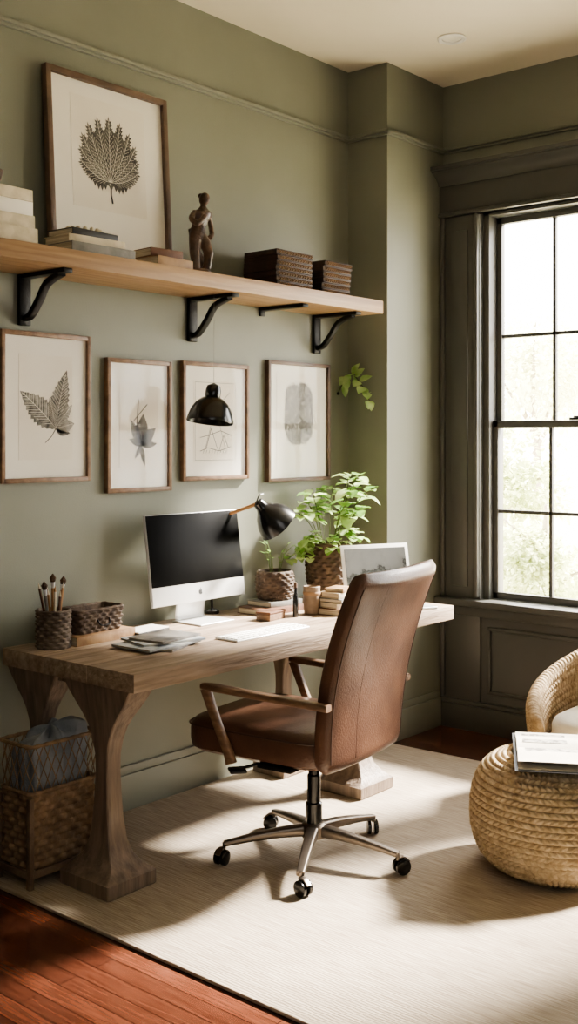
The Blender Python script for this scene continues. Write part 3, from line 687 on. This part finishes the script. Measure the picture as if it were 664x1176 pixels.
# ================================================================== PLANTS AND SMALL ITEMS
book('book', 'reddish brown book under the small sprouting pot', 'book', (.215, 3.655, DT), .04, (.17, .27, .028), 'bk_brown', 'books under the small sprouting pot')
book('book', 'grey book directly beneath the small sprouting pot', 'book', (.21, 3.68, DT+.028), -.06, (.15, .20, .022), 'bk_grey', 'books under the small sprouting pot')
t = thing('box', 'small brown wooden box before the desk lamp', 'box', (.355, 3.49, DT), (0, 0, .15))
bm = NB(); bb(bm, -.035, .035, -.06, .06, 0, .028, .003); obj('box_body', bm, 'arm_wood', t)
bm = NB(); bb(bm, -.037, .037, -.062, .062, .0285, .038, .003); obj('lid', bm, 'bk_brown', t)
t = thing('potted_plant', 'small sprouting plant in a low round woven pot on books', 'plant', (.205, 3.69, DT+.05))
bm = NB(); weave(bm, circle_outline(.080), 28, 0, .125, 9, .006, thick=.008, flare=lambda q: .78+.27*math.sin(PI*(.15+.6*q)), floor=.008); obj('pot', bm, 'wicker_dark', t)
bm = NB(); lathe(bm, [(.066, .09), (.066, .108), (.04, .114), (.001, .116)], 28); obj('soil', bm, 'soil', t)
r1 = random.Random(21); bs = NB(); bl = NB()
for k in range(9):
    a = r1.uniform(0, 2*PI); sp = r1.uniform(.02, .07); h = r1.uniform(.06, .15)
    p1 = Vector((math.cos(a)*.02, math.sin(a)*.02, .11)); p2 = p1+Vector((math.cos(a)*sp*.4, math.sin(a)*sp*.4, h*.7)); p3 = p1+Vector((math.cos(a)*sp, math.sin(a)*sp, h))
    tube(bs, [p1, p2, p3], .0016, 5); leaf(bl, p3, (math.cos(a), math.sin(a), .8), (0, 0, 1), .032, .012)
    leaf(bl, p2, (math.cos(a+1), math.sin(a+1), .6), (0, 0, 1), .026, .010)
obj('stem', bs, 'stem', t); obj('leaves', bl, 'leaf', t)
t = thing('bottle', 'slim dark bottle standing between pot and taupe cup', 'bottle', (.40, 3.60, DT))
bm = NB(); lathe(bm, [(.011, 0), (.012, .003), (.012, .085), (.006, .105), (.006, .125)], 20); obj('bottle_body', bm, 'black_gloss', t)
bm = NB(); lathe(bm, [(.0075, .125), (.0075, .145), (.006, .148)], 20); obj('cap', bm, 'bronze', t)
t = thing('cup', 'taupe ceramic cup without handle beside the small books', 'cup', (.40, 3.71, DT))
bm = NB(); lathe(bm, [(.03, 0), (.034, .004), (.037, .05), (.037, .12), (.035, .122), (.033, .118), (.032, .02), (.001, .012)], 32); obj('cup_body', bm, 'ceramic', t)
bm = NB(); lathe(bm, [(.0375, .085), (.039, .088), (.039, .096), (.0375, .099)], 32, cap0=False, cap1=False); obj('band', bm, 'bk_tan', t)
z = DT
for k, (cmn, X, Y, T, lb) in enumerate((('bk_brown', .13, .17, .030, 'brown small book lowest in pile beside taupe cup'), ('bk_cream', .12, .15, .022, 'cream small book second in pile beside taupe cup'), ('bk_grey', .12, .145, .018, 'grey small book in middle of pile beside taupe cup'), ('bk_cream', .10, .13, .026, 'thick cream small book fourth in pile beside taupe cup'), ('bk_tan', .09, .11, .016, 'tan small book topping pile beside taupe cup'))):
    book('book', lb, 'book', (.47, 3.80+.004*k, z), [.08, -.05, .12, .0, .2][k], (X, Y, T), cmn, 'small books piled beside the taupe cup'); z += T
# large plant
px_, py_ = .18, 4.10
t = thing('potted_plant', 'tall airy bright green plant in dark woven pot by corner', 'plant', (px_, py_, DT))
bm = NB(); weave(bm, circle_outline(.104), 30, 0, .265, 14, .006, thick=.009, flare=lambda q: .72+.28*math.sin(PI*.5*min(1, .25+q)), floor=.01); obj('pot', bm, 'wicker_dark', t)
bm = NB(); rim(bm, circle_outline(.104), .266, .008, n=64, twist=1); obj('rim', bm, 'wicker_dark', t)
bm = NB(); lathe(bm, [(.08, .20), (.086, .245), (.04, .252), (.001, .254)], 28); obj('soil', bm, 'soil', t)
r1 = random.Random(12); bs = NB(); bl = NB(); bp_ = NB()
def clampx(v):
    v = Vector(v); v.x = max(v.x, .08-px_)
    v.y = min(v.y, 4.42-py_) if v.x+px_ < .31 else v.y
    v.y = max(v.y, -.27)
    return v
for k in range(15):
    a = r1.uniform(0, 2*PI); h = r1.uniform(.12, .36); sp = r1.uniform(.08, .18)*(1.15-h)
    p1 = Vector((math.cos(a)*.03, math.sin(a)*.03, .245)); p3 = clampx(p1+Vector((math.cos(a)*sp+.02, math.sin(a)*sp-.02, h)))
    p2 = p1.lerp(p3, .5)+Vector((0, 0, .03)); pts = smooth_pts([p1, p2, p3], 5); tube(bs, pts, .002, 5)
    for q in range(6, len(pts), 1):
        for s in range(2 if q > 8 else 1):
            d = rnd_dir(-.3, .5); tgt = bl if r1.random() < .3 else bp_
            leaf(tgt, clampx(pts[q]+d*.014), Vector((abs(d.x) if pts[q].x < -.06 else d.x, d.y, d.z)), (0, 0, 1), r1.uniform(.055, .085), r1.uniform(.05, .075), fold=.3)
for k in range(11):
    a = r1.uniform(-2.9, .3); p1 = Vector((0, 0, .25)); p3 = clampx(Vector((math.cos(a)*r1.uniform(.1, .17), math.sin(a)*r1.uniform(.12, .25), r1.uniform(.19, .31))))
    pts = smooth_pts([p1, p1.lerp(p3, .5)+Vector((0, 0, .06)), p3], 5); tube(bs, pts, .0016, 5)
    for q in range(6, len(pts)):
        for s in range(2): d = rnd_dir(-.3, .5); leaf(bl if s and q % 2 else bp_, clampx(pts[q]+d*.01), (abs(d.x), d.y, d.z), (0, 0, 1), r1.uniform(.04, .055), r1.uniform(.036, .05))
obj('stem', bs, 'stem', t); obj('leaves', bl, 'leaf', t); obj('pale_leaves', bp_, 'leaf_pale', t)['label'] = 'paler green leaves'
# sprig on wall
s0 = P(388, 452, x=.0)
t = thing('vine_sprig', 'small green leafy sprig hanging on the wall near the corner', 'plant', (0, s0.y, s0.z))
bs = NB(); bl = NB(); pts = smooth_pts([(0.0, 0, 0), (.04, .02, .08), (.08, .03, .09), (.13, .04, .03), (.17, .05, -.05)], 5)
tube(bs, pts, .002, 6)
r1 = random.Random(8)
for q in range(3, len(pts), 2):
    for s in range(2):
        d = Vector((r1.uniform(-.1, .8), r1.uniform(-1, .3), r1.uniform(-.8, .6))); leaf(bl, pts[q], d, (.5, -.5, .7), r1.uniform(.055, .08), r1.uniform(.04, .055))
obj('stem', bs, 'stem', t); obj('leaves', bl, 'leaf_pale', t)  # paler leaf colour stands in for light falling on the sprig
bm = NB(); lathe(bm, [(.008, 0), (.008, .006), (.004, .01)], 12); bmesh.ops.transform(bm, matrix=Matrix.Rotation(PI/2, 4, 'Y'), verts=bm.verts); obj('wall_pin', bm, 'black', t)

# ================================================================== LAPTOP
lp = thing('laptop', 'open silver laptop showing a grey landscape on the desk', 'laptop', (.47, 4.12, DT), (0, 0, math.radians(-24)))
bm = NB(); bb(bm, 0, .225, -.17, .17, 0, .012, .004, 3); obj('laptop_base', bm, 'alu', lp)
for r in range(5):
    bm = NB()
    for k in range(13): bb(bm, .03+r*.02, .047+r*.02, -.145+k*.0225, -.1255+k*.0225, .0115, .0135)
    obj('key_row', bm, 'bk_black', lp, smooth=False)
lm = Matrix.Translation((.005, 0, .012)) @ Matrix.Rotation(math.radians(-12), 4, 'Y')
bm = NB(); bb(bm, -.006, .0, -.179, .179, 0, .268, .002); bmesh.ops.transform(bm, matrix=lm, verts=bm.verts); obj('lid', bm, 'white_plastic', lp)
def screen_mat():
    m = bpy.data.materials.new('landscape_screen'); m.use_nodes = True; nt = m.node_tree; b = nt.nodes['Principled BSDF']
    tc = nt.nodes.new('ShaderNodeTexCoord'); n = nt.nodes.new('ShaderNodeTexNoise'); n.inputs['Scale'].default_value = 11; n.inputs['Detail'].default_value = 8
    sp = nt.nodes.new('ShaderNodeSeparateXYZ'); nt.links.new(tc.outputs['Object'], sp.inputs[0]); nt.links.new(tc.outputs['Object'], n.inputs['Vector'])
    ad = nt.nodes.new('ShaderNodeMath'); ad.operation = 'MULTIPLY_ADD'; ad.inputs[1].default_value = 2.2; nt.links.new(sp.outputs['Z'], ad.inputs[0]); nt.links.new(n.outputs['Fac'], ad.inputs[2])
    r = nt.nodes.new('ShaderNodeValToRGB'); e = r.color_ramp.elements; e[0].position = .50; e[0].color = (.012, .013, .012, 1); e[1].position = 1.0; e[1].color = (.17, .175, .17, 1)
    x = e.new(.70); x.color = (.03, .032, .03, 1); x = e.new(.74); x.color = (.11, .115, .11, 1); x = e.new(.82); x.color = (.045, .048, .045, 1); x = e.new(.86); x.color = (.15, .155, .15, 1)
    nt.links.new(ad.outputs[0], r.inputs[0]); nt.links.new(r.outputs[0], b.inputs['Base Color']); b.inputs['Roughness'].default_value = .7; b.inputs['Specular IOR Level'].default_value = .05
    return m
bm = NB(); bb(bm, -.0002, .0012, -.162, .162, .018, .25); bmesh.ops.transform(bm, matrix=lm, verts=bm.verts); obj('screen', bm, screen_mat(), lp, smooth=False)

# ================================================================== OFFICE CHAIR
ch = thing('office_chair', 'brown leather swivel chair with wooden arms at the desk', 'chair', (.93, 3.07, RZ), (0, 0, math.radians(7)))
def sup(a, b, n=28, e=.35):
    out = []
    for k in range(n):
        t = 2*PI*k/n; c, s = math.cos(t), math.sin(t); out.append((math.copysign(abs(c)**e, c)*a, math.copysign(abs(s)**e, s)*b))
    return out
SC = -.105
bm = NB(); loops = []
for z, k in ((.392, .80), (.394, .93), (.405, .98), (.43, 1.0), (.47, 1.0), (.490, .985), (.505, .94), (.514, .85), (.519, .6), (.521, .25)):
    loops.append([(SC+x*(1-(1-k)*.9), y*k, z) for x, y in sup(.300, .262, 44, .30)])
loft(bm, loops); obj('seat', bm, 'leather', ch)
so_ = sup(.302, .264, 64, .30)
bm = NB(); rim(bm, lambda s: (SC+so_[int(s*64) % 64][0], so_[int(s*64) % 64][1], 0, 0), .487, .0035, n=64); obj('piping', bm, 'leather_dark', ch)
def spine(t):
    z = .39+.685*t
    return .185+.045*t+.115*t*t-.012*math.sin(PI*t), z
def frame_at(t):
    x, z = spine(t); x2, z2 = spine(t+.01); x1_, z1_ = spine(t-.01); tx, tz = x2-x1_, z2-z1_; L = math.hypot(tx, tz)
    return x, z, tz/L, -tx/L
def hwidth(t): return .260+.010*math.sin(PI*min(1, t))+.018*t
bm = NB(); loops = []; NL = 44
for i in range(NL+1):
    t = i/NL; x, z, nx, nz = frame_at(t)
    hw = hwidth(t); th = .042-.008*t
    q0 = min(1, t/.08); q1 = min(1, (1-t)/.055)
    e = min(math.sqrt(1-(1-q0)**2), math.sqrt(1-(1-q1)**2)); e = max(e, .02)
    hw2 = hw-(1-e)*.028; th2 = th*(.15+.85*e); lp_ = []
    for a, b in sup(th2, hw2, 48, .42):
        curve = .020*(1-(b/hw)**2)
        lp_.append((x+nx*(a+curve), b, z+nz*(a+curve)))
    loops.append(lp_)
loft(bm, loops); obj('backrest', bm, 'leather', ch)
def backline(yf):
    pts = []
    for i in range(0, 25):
        t = .06+.88*i/24; x, z, nx, nz = frame_at(t); hw = hwidth(t); th = .042-.008*t
        d = th*(max(0, 1-abs(yf)**4.76))**.21+.020*(1-yf*yf)-.0009; pts.append((x+nx*d, yf*hw, z+nz*d))
    return pts
for yf in (-.93, .93):
    bm = NB(); tube(bm, backline(yf), .0032, 6); obj('piping', bm, 'leather_dark', ch)
bm = NB(); tube(bm, backline(-.45), .0013, 6); obj('back_seam', bm, 'leather_dark', ch)
for s in (-1, 1):
    y = s*.284
    bm = NB(); pts = [Vector((-.285+.52*i/12, y, .640-.012*i/12)) for i in range(13)]
    sweep(bm, pts, .04, .024, ws=[.034]+[.042]*11+[.036], hs=[.018]+[.024]*12); obj('armrest', bm, 'arm_wood', ch)
    bm = NB(); pts = smooth_pts([(-.272, y, .632), (-.252, y, .585), (-.225, y, .525), (-.195, y, .465), (-.172, y, .42), (-.16, y, .385)], 5)
    sweep(bm, pts, .026, .04, hs=[.040-.010*math.sin(PI*i/(len(pts)-1)) for i in range(len(pts))]); obj('arm_support', bm, 'arm_wood', ch)
bm = NB(); bb(bm, -.12, .13, -.09, .09, .365, .394, .008); bb(bm, -.07, .07, -.26, .26, .378, .394, .004); obj('tilt_mechanism', bm, 'black', ch)
bm = NB(); tube(bm, smooth_pts([(-.05, -.08, .375), (-.10, -.16, .37), (-.14, -.24, .362)]), .006, 8); box(bm, (-.15, -.262, .358), (.06, .06, .012), .005, 2, (0, 0, .8)); obj('lever', bm, 'black', ch)
bm = NB(); lathe(bm, [(.03, .10), (.03, .20), (.024, .205), (.024, .30), (.02, .305), (.02, .37)], 24); obj('gas_lift', bm, 'black_gloss', ch)
bm = NB(); lathe(bm, [(.035, .075), (.045, .08), (.047, .12), (.038, .13), (.03, .132)], 28); obj('hub', bm, 'metal', ch)
for k in range(5):
    a = math.radians(6+72*k); ca, sa = math.cos(a), math.sin(a); bm = NB()
    pts = [(ca*r, sa*r, z) for r, z in ((.03, .105), (.12, .10), (.22, .088), (.325, .070))]
    sd = Vector((-sa, ca, 0)); sweep(bm, pts, .04, .03, side=sd, ws=[.046, .04, .034, .028], hs=[.042, .034, .026, .018]); obj('base_arm', bm, 'metal', ch)
    cp = Vector((ca*.325, sa*.325, 0)); bm = NB(); d2 = Vector((math.cos(a+.9), math.sin(a+.9), 0)); s2 = Vector((-d2.y, d2.x, 0))
    tube(bm, [cp+Vector((0, 0, .075)), cp+Vector((0, 0, .05))], .006, 8); sweep(bm, smooth_pts([cp+Vector((0, 0, .056)), cp+d2*.02+Vector((0, 0, .06)), cp+d2*.042+Vector((0, 0, .042))], 4), .02, .006, side=s2)
    cs = obj('caster', bm, 'metal', ch)
    for sg in (-1, 1):
        bm = NB(); w = cp+d2*.014+Vector((0, 0, .0275)); tube(bm, [w+s2*sg*.006, w+s2*sg*.0085, w+s2*sg*.019, w+s2*sg*.022], [.022, .0272, .0272, .02], 24); obj('wheel', bm, 'black_gloss', cs)

# ================================================================== CRATE BASKET UNDER DESK
bx0, bx1, by0, by1 = .20, .395, 2.225, 2.54
bc = ((bx0+bx1)/2, (by0+by1)/2)
t = thing('storage_basket', 'woven storage basket with open lattice top under the desk', 'basket', (bc[0], bc[1], RZ))
hx, hy = (bx1-bx0)/2, (by1-by0)/2
bm = NB(); weave(bm, rrect_outline(hx-.016, hy-.016, .02), 30, .06, .31, 11, .010, rs=4, per=4, thick=.008, floor=.012); obj('woven_body', bm, 'wicker', t)
bm = NB(); rim(bm, rrect_outline(hx-.014, hy-.014, .02), .315, .008, n=96, twist=1); rim(bm, rrect_outline(hx-.010, hy-.010, .02), .475, .007, n=96, twist=1); obj('rim', bm, 'wicker', t)
bm = NB(); ol = rrect_outline(hx-.012, hy-.012, .02); NS = 26
for k in range(NS):
    for dr in (-1, 1):
        x, y, _, _ = ol(k/NS); x2, y2, _, _ = ol(((k+dr*2) % NS)/NS); xm, ym, _, _ = ol(((k+dr) % NS)/NS); tube(bm, [(x, y, .315), (xm*1.01, ym*1.01, .395), (x2, y2, .475)], .0018, 5)
obj('open_lattice', bm, 'wicker', t)
for a in (-1, 1):
    for b in (-1, 1):
        bm = NB(); bb(bm, a*(hx-.010)-.010, a*(hx-.010)+.010, b*(hy-.010)-.010, b*(hy-.010)+.010, 0, .305, .003); obj('post', bm, 'crate_wood', t)
for z0_ in (.035,):
    for a in (-1, 1):
        bm = NB(); bb(bm, a*(hx-.007)-.007, a*(hx-.007)+.007, -hy+.018, hy-.018, z0_, z0_+.024, .003); obj('rail', bm, 'crate_wood', t)
        bm = NB(); bb(bm, -hx+.018, hx-.018, a*(hy-.007)-.007, a*(hy-.007)+.007, z0_, z0_+.024, .003); obj('rail', bm, 'crate_wood', t)
t = thing('cloth', 'folded blue grey linen cloth stuffed in basket under desk', 'cloth', (bc[0], bc[1], RZ+.09))
bm = NB(); NU, NV = 60, 34; ex, ey = hx-.028, hy-.028; loops = []
for j in range(NV+1):
    q = j/NV; k = 1 if q < .7 else math.sqrt(max(0, 1-((q-.7)/.3)**2)); z = .385*min(1, q/.78) if q < .78 else .385+.025*math.sin((q-.78)/.22*PI/2)
    lp_ = []
    for i in range(NU*2):
        x, y, _, _ = rrect_outline(ex, ey, .03)(i/(NU*2)); f = .93-.06*math.sin(i*.55+j*.12)
        zz = z + .014*math.sin(y*55+x*30)*min(1, q/.6)
        lp_.append((x*k*f, y*k*f, zz+.03*min(1, q)*(y/ey)*k))
    loops.append(lp_)
loft(bm, loops); obj('cloth_folds', bm, 'cloth_grey', t)

# ================================================================== POUF
pf = thing('pouf', 'round braided jute pouf on the rug', 'pouf', (1.63, 3.57, RZ))
bm = NB(); Rr, Hh = .294, .392; NPHI = 180; prof = []
for i in range(NPHI+1):
    a = -PI/2+PI*i/NPHI; r = Rr*abs(math.cos(a))**.40; z = Hh/2+Hh/2*math.copysign(abs(math.sin(a))**.92, a); prof.append((max(r, .004), z, math.cos(a), math.sin(a)))
arc = [0]
for i in range(1, len(prof)): arc.append(arc[-1]+math.hypot(prof[i][0]-prof[i-1][0], prof[i][1]-prof[i-1][1]))
rowh = .0205; nr = int(arc[-1]/rowh); per_row = 7; tot = nr*per_row; loops = []; ns = 78; NC = ns*7; k = 0
for j in range(tot+1):
    s = arc[-1]*j/tot
    while k < len(arc)-2 and arc[k+1] < s: k += 1
    f = (s-arc[k])/max(1e-9, arc[k+1]-arc[k]); r = prof[k][0]*(1-f)+prof[k+1][0]*f; z = prof[k][1]*(1-f)+prof[k+1][1]*f
    dr, dz = prof[k+1][0]-prof[k][0], prof[k+1][1]-prof[k][1]; L = math.hypot(dr, dz) or 1; nr_, nz_ = dz/L, -dr/L
    row = j//per_row; fr = (j % per_row)/per_row; lp_ = []
    for i in range(NC):
        d = .0125*knit(i/NC*ns, fr, row)*min(1, r/.12)
        if z < .01: d *= .2
        lp_.append(((r+nr_*d)*math.cos(2*PI*i/NC), (r+nr_*d)*math.sin(2*PI*i/NC), max(0, z+nz_*d)))
    loops.append(lp_)
loft(bm, loops); obj('braided_cover', bm, 'jute', pf, angle=80)
# open magazine on pouf
PZ = RZ+Hh+.012
t = thing('open_magazine', 'open magazine with dark cover and curling pages on pouf', 'magazine', (1.64, 3.55, PZ), (0, 0, math.radians(30)))
def arcsheet(bm, x0, x1, W0, W, z0, hump, th, curl=0, sides=(-1, 1)):
    n = 18
    for s in sides:
        loops = []
        for i in range(n+1):
            q = W0/W+(1-W0/W)*i/n; y = s*q*W; z = z0+hump*math.sin(PI*min(1, q*1.1+.06))*(1-q*.8)+curl*q**4+th
            loops.append([(x0, y, z), (x1, y, z), (x1, y, z-th), (x0, y, z-th)])
        loft(bm, loops)
bm = NB(); arcsheet(bm, -.148, .148, 0, .24, 0, .003, .002, 0); obj('cover', bm, 'bk_black', t)
bm = NB(); arcsheet(bm, -.138, .138, 0, .226, .0024, .018, .0028, .000); obj('pages', bm, 'page_cream', t)
bm = NB(); arcsheet(bm, -.136, .136, 0, .215, .0056, .030, .0007, .022, sides=(-1,)); arcsheet(bm, -.136, .136, 0, .21, .0056, .026, .0007, .008, sides=(1,)); obj('curled_page', bm, 'page_cream', t)
bm = NB(); arcsheet(bm, -.115, .04, .04, .21*.92, .0068, .026, .0004, .006, sides=(1,)); arcsheet(bm, -.11, .11, .04, .215*.90, .0068, .030, .0004, .0155, sides=(-1,)); obj('printed_images', bm, 'ink_page', t)

# ================================================================== WICKER ARMCHAIR
ac = thing('wicker_armchair', 'rounded woven wicker armchair behind the jute pouf', 'armchair', (1.50, 4.42, RZ))
def shell_h(phi):
    a = abs(phi)/PI; return .36+.34*(max(0, a-.26)/.74)**1.05
bm = NB(); loops = []; ns2 = 100; NCc = ns2*5; ph0 = math.radians(42)
for i in range(NCc+1):
    a = ph0+(2*PI-2*ph0)*i/NCc; off = a if a <= PI else 2*PI-a
    th = -PI/2+a; h = shell_h(off); c, s = math.cos(th), math.sin(th); lp_ = []
    endk = min(1, min(i, NCc-i)/18); endk = math.sqrt(1-(1-endk)**2)*.999+.001
    n_out = 120
    for j in range(n_out+1):
        q = j/n_out; z = .06+(h-.03-.06)*q; r = .32+.065*math.sin(PI/2*q)
        d = .009*knit(i/5, (j % 5)/5, j//5)
        lp_.append((r+d, z))
    rt = .385-.024
    for j in range(1, 8):
        b = PI*j/8; lp_.append((rt+.028*math.cos(b)+.002, h-.03+.026*math.sin(b)+.004*abs(math.sin(PI*i/5))))
    for j in range(81):
        q = 1-j/80; d = .008*knit(i/5, (j % 5)/5, j//5); lp_.append((.275+.062*q-d, .06+(h-.03-.06)*q))
    rm = .34; loops.append([(c*(rm+(r-rm)*(.3+.7*endk)), s*(rm+(r-rm)*(.3+.7*endk)), .06+(z-.06)*(.9+.1*endk)) for r, z in lp_])
loft(bm, loops); obj('woven_shell', bm, 'rattan', ac, angle=80)
bm = NB(); weave(bm, circle_outline(.29), 60, .04, .25, 12, .005, thick=.01); lathe(bm, [(.285, .22), (.285, .248), (.001, .25)], 40); obj('woven_base', bm, 'rattan', ac)
for k in range(4):
    a = PI/4+k*PI/2; bm = NB(); lathe(bm, [(.015, 0), (.022, .05)], 14, c=(.22*math.cos(a), .22*math.sin(a), 0)); obj('foot', bm, 'arm_wood', ac)
bm = NB(); loft(bm, [[(x*k*.92, y*k*.92-.03, z) for x, y in sup(.27, .27, 48, .7)] for z, k in ((.252, .9), (.256, .97), (.27, 1), (.315, 1.0), (.335, .96), (.350, .85), (.358, .5), (.360, .1))]); obj('seat_cushion', bm, 'cushion', ac)
t = thing('throw_pillow', 'cream square pillow inside the wicker armchair', 'pillow', (1.45, 4.46, RZ+.362), (math.radians(-32), 0, math.radians(15)))
bm = NB(); n = 16
for s in (-1, 1):
    g = [[bm.verts.new((-.15+.30*i/n, s*.05*(max(0, 1-abs(2*i/n-1)**2.5)*max(0, 1-abs(2*j/n-1)**2.5))**.6, .22*j/n)) for j in range(n+1)] for i in range(n+1)]
    for i in range(n):
        for j in range(n): bm.faces.new((g[i][j], g[i+1][j], g[i+1][j+1], g[i][j+1]))
bmesh.ops.remove_doubles(bm, verts=bm.verts, dist=.0005); obj('pillow_body', bm, 'cushion', t)

# ================================================================== LIGHT / CAMERA / WORLD
w = bpy.data.worlds.new('World'); bpy.context.scene.world = w; w.use_nodes = True; nt = w.node_tree
bg = nt.nodes['Background']; bg.inputs[0].default_value = (1.0, .97, .925, 1); bg.inputs[1].default_value = 13.0
sd = bpy.data.lights.new('sun', 'SUN'); sd.energy = 52; sd.angle = math.radians(8); sd.color = (1, .93, .83)
so = bpy.data.objects.new('sun', sd); C.objects.link(so); so.rotation_euler = Vector((-.40, -1, -.84)).to_track_quat('-Z', 'Y').to_euler(); so.location = (5, 12, 9)
ad = bpy.data.lights.new('room_fill', 'AREA'); ad.shape = 'RECTANGLE'; ad.size = 2.2; ad.size_y = 1.6; ad.energy = 28; ad.color = (1, .965, .92)
ao = bpy.data.objects.new('room_fill', ad); C.objects.link(ao); ao.location = (4.4, .6, 2.0); ao.rotation_euler = (Vector((.8, 3.4, .6))-ao.location).to_track_quat('-Z', 'Y').to_euler()
cd = bpy.data.cameras.new('camera'); co = bpy.data.objects.new('camera', cd); C.objects.link(co)
co.location = CAM; co.rotation_euler = (PI/2, 0, YAW); cd.sensor_fit = 'VERTICAL'; cd.sensor_height = 36; cd.lens = FPX/1176*36; cd.shift_y = -83/1176; cd.clip_start = .05
bpy.context.scene.camera = co
vs_ = bpy.context.scene.view_settings
try:
    vs_.view_transform = 'AgX'; vs_.look = 'AgX - Medium High Contrast'; vs_.exposure = .05
except Exception as ex: print(ex)
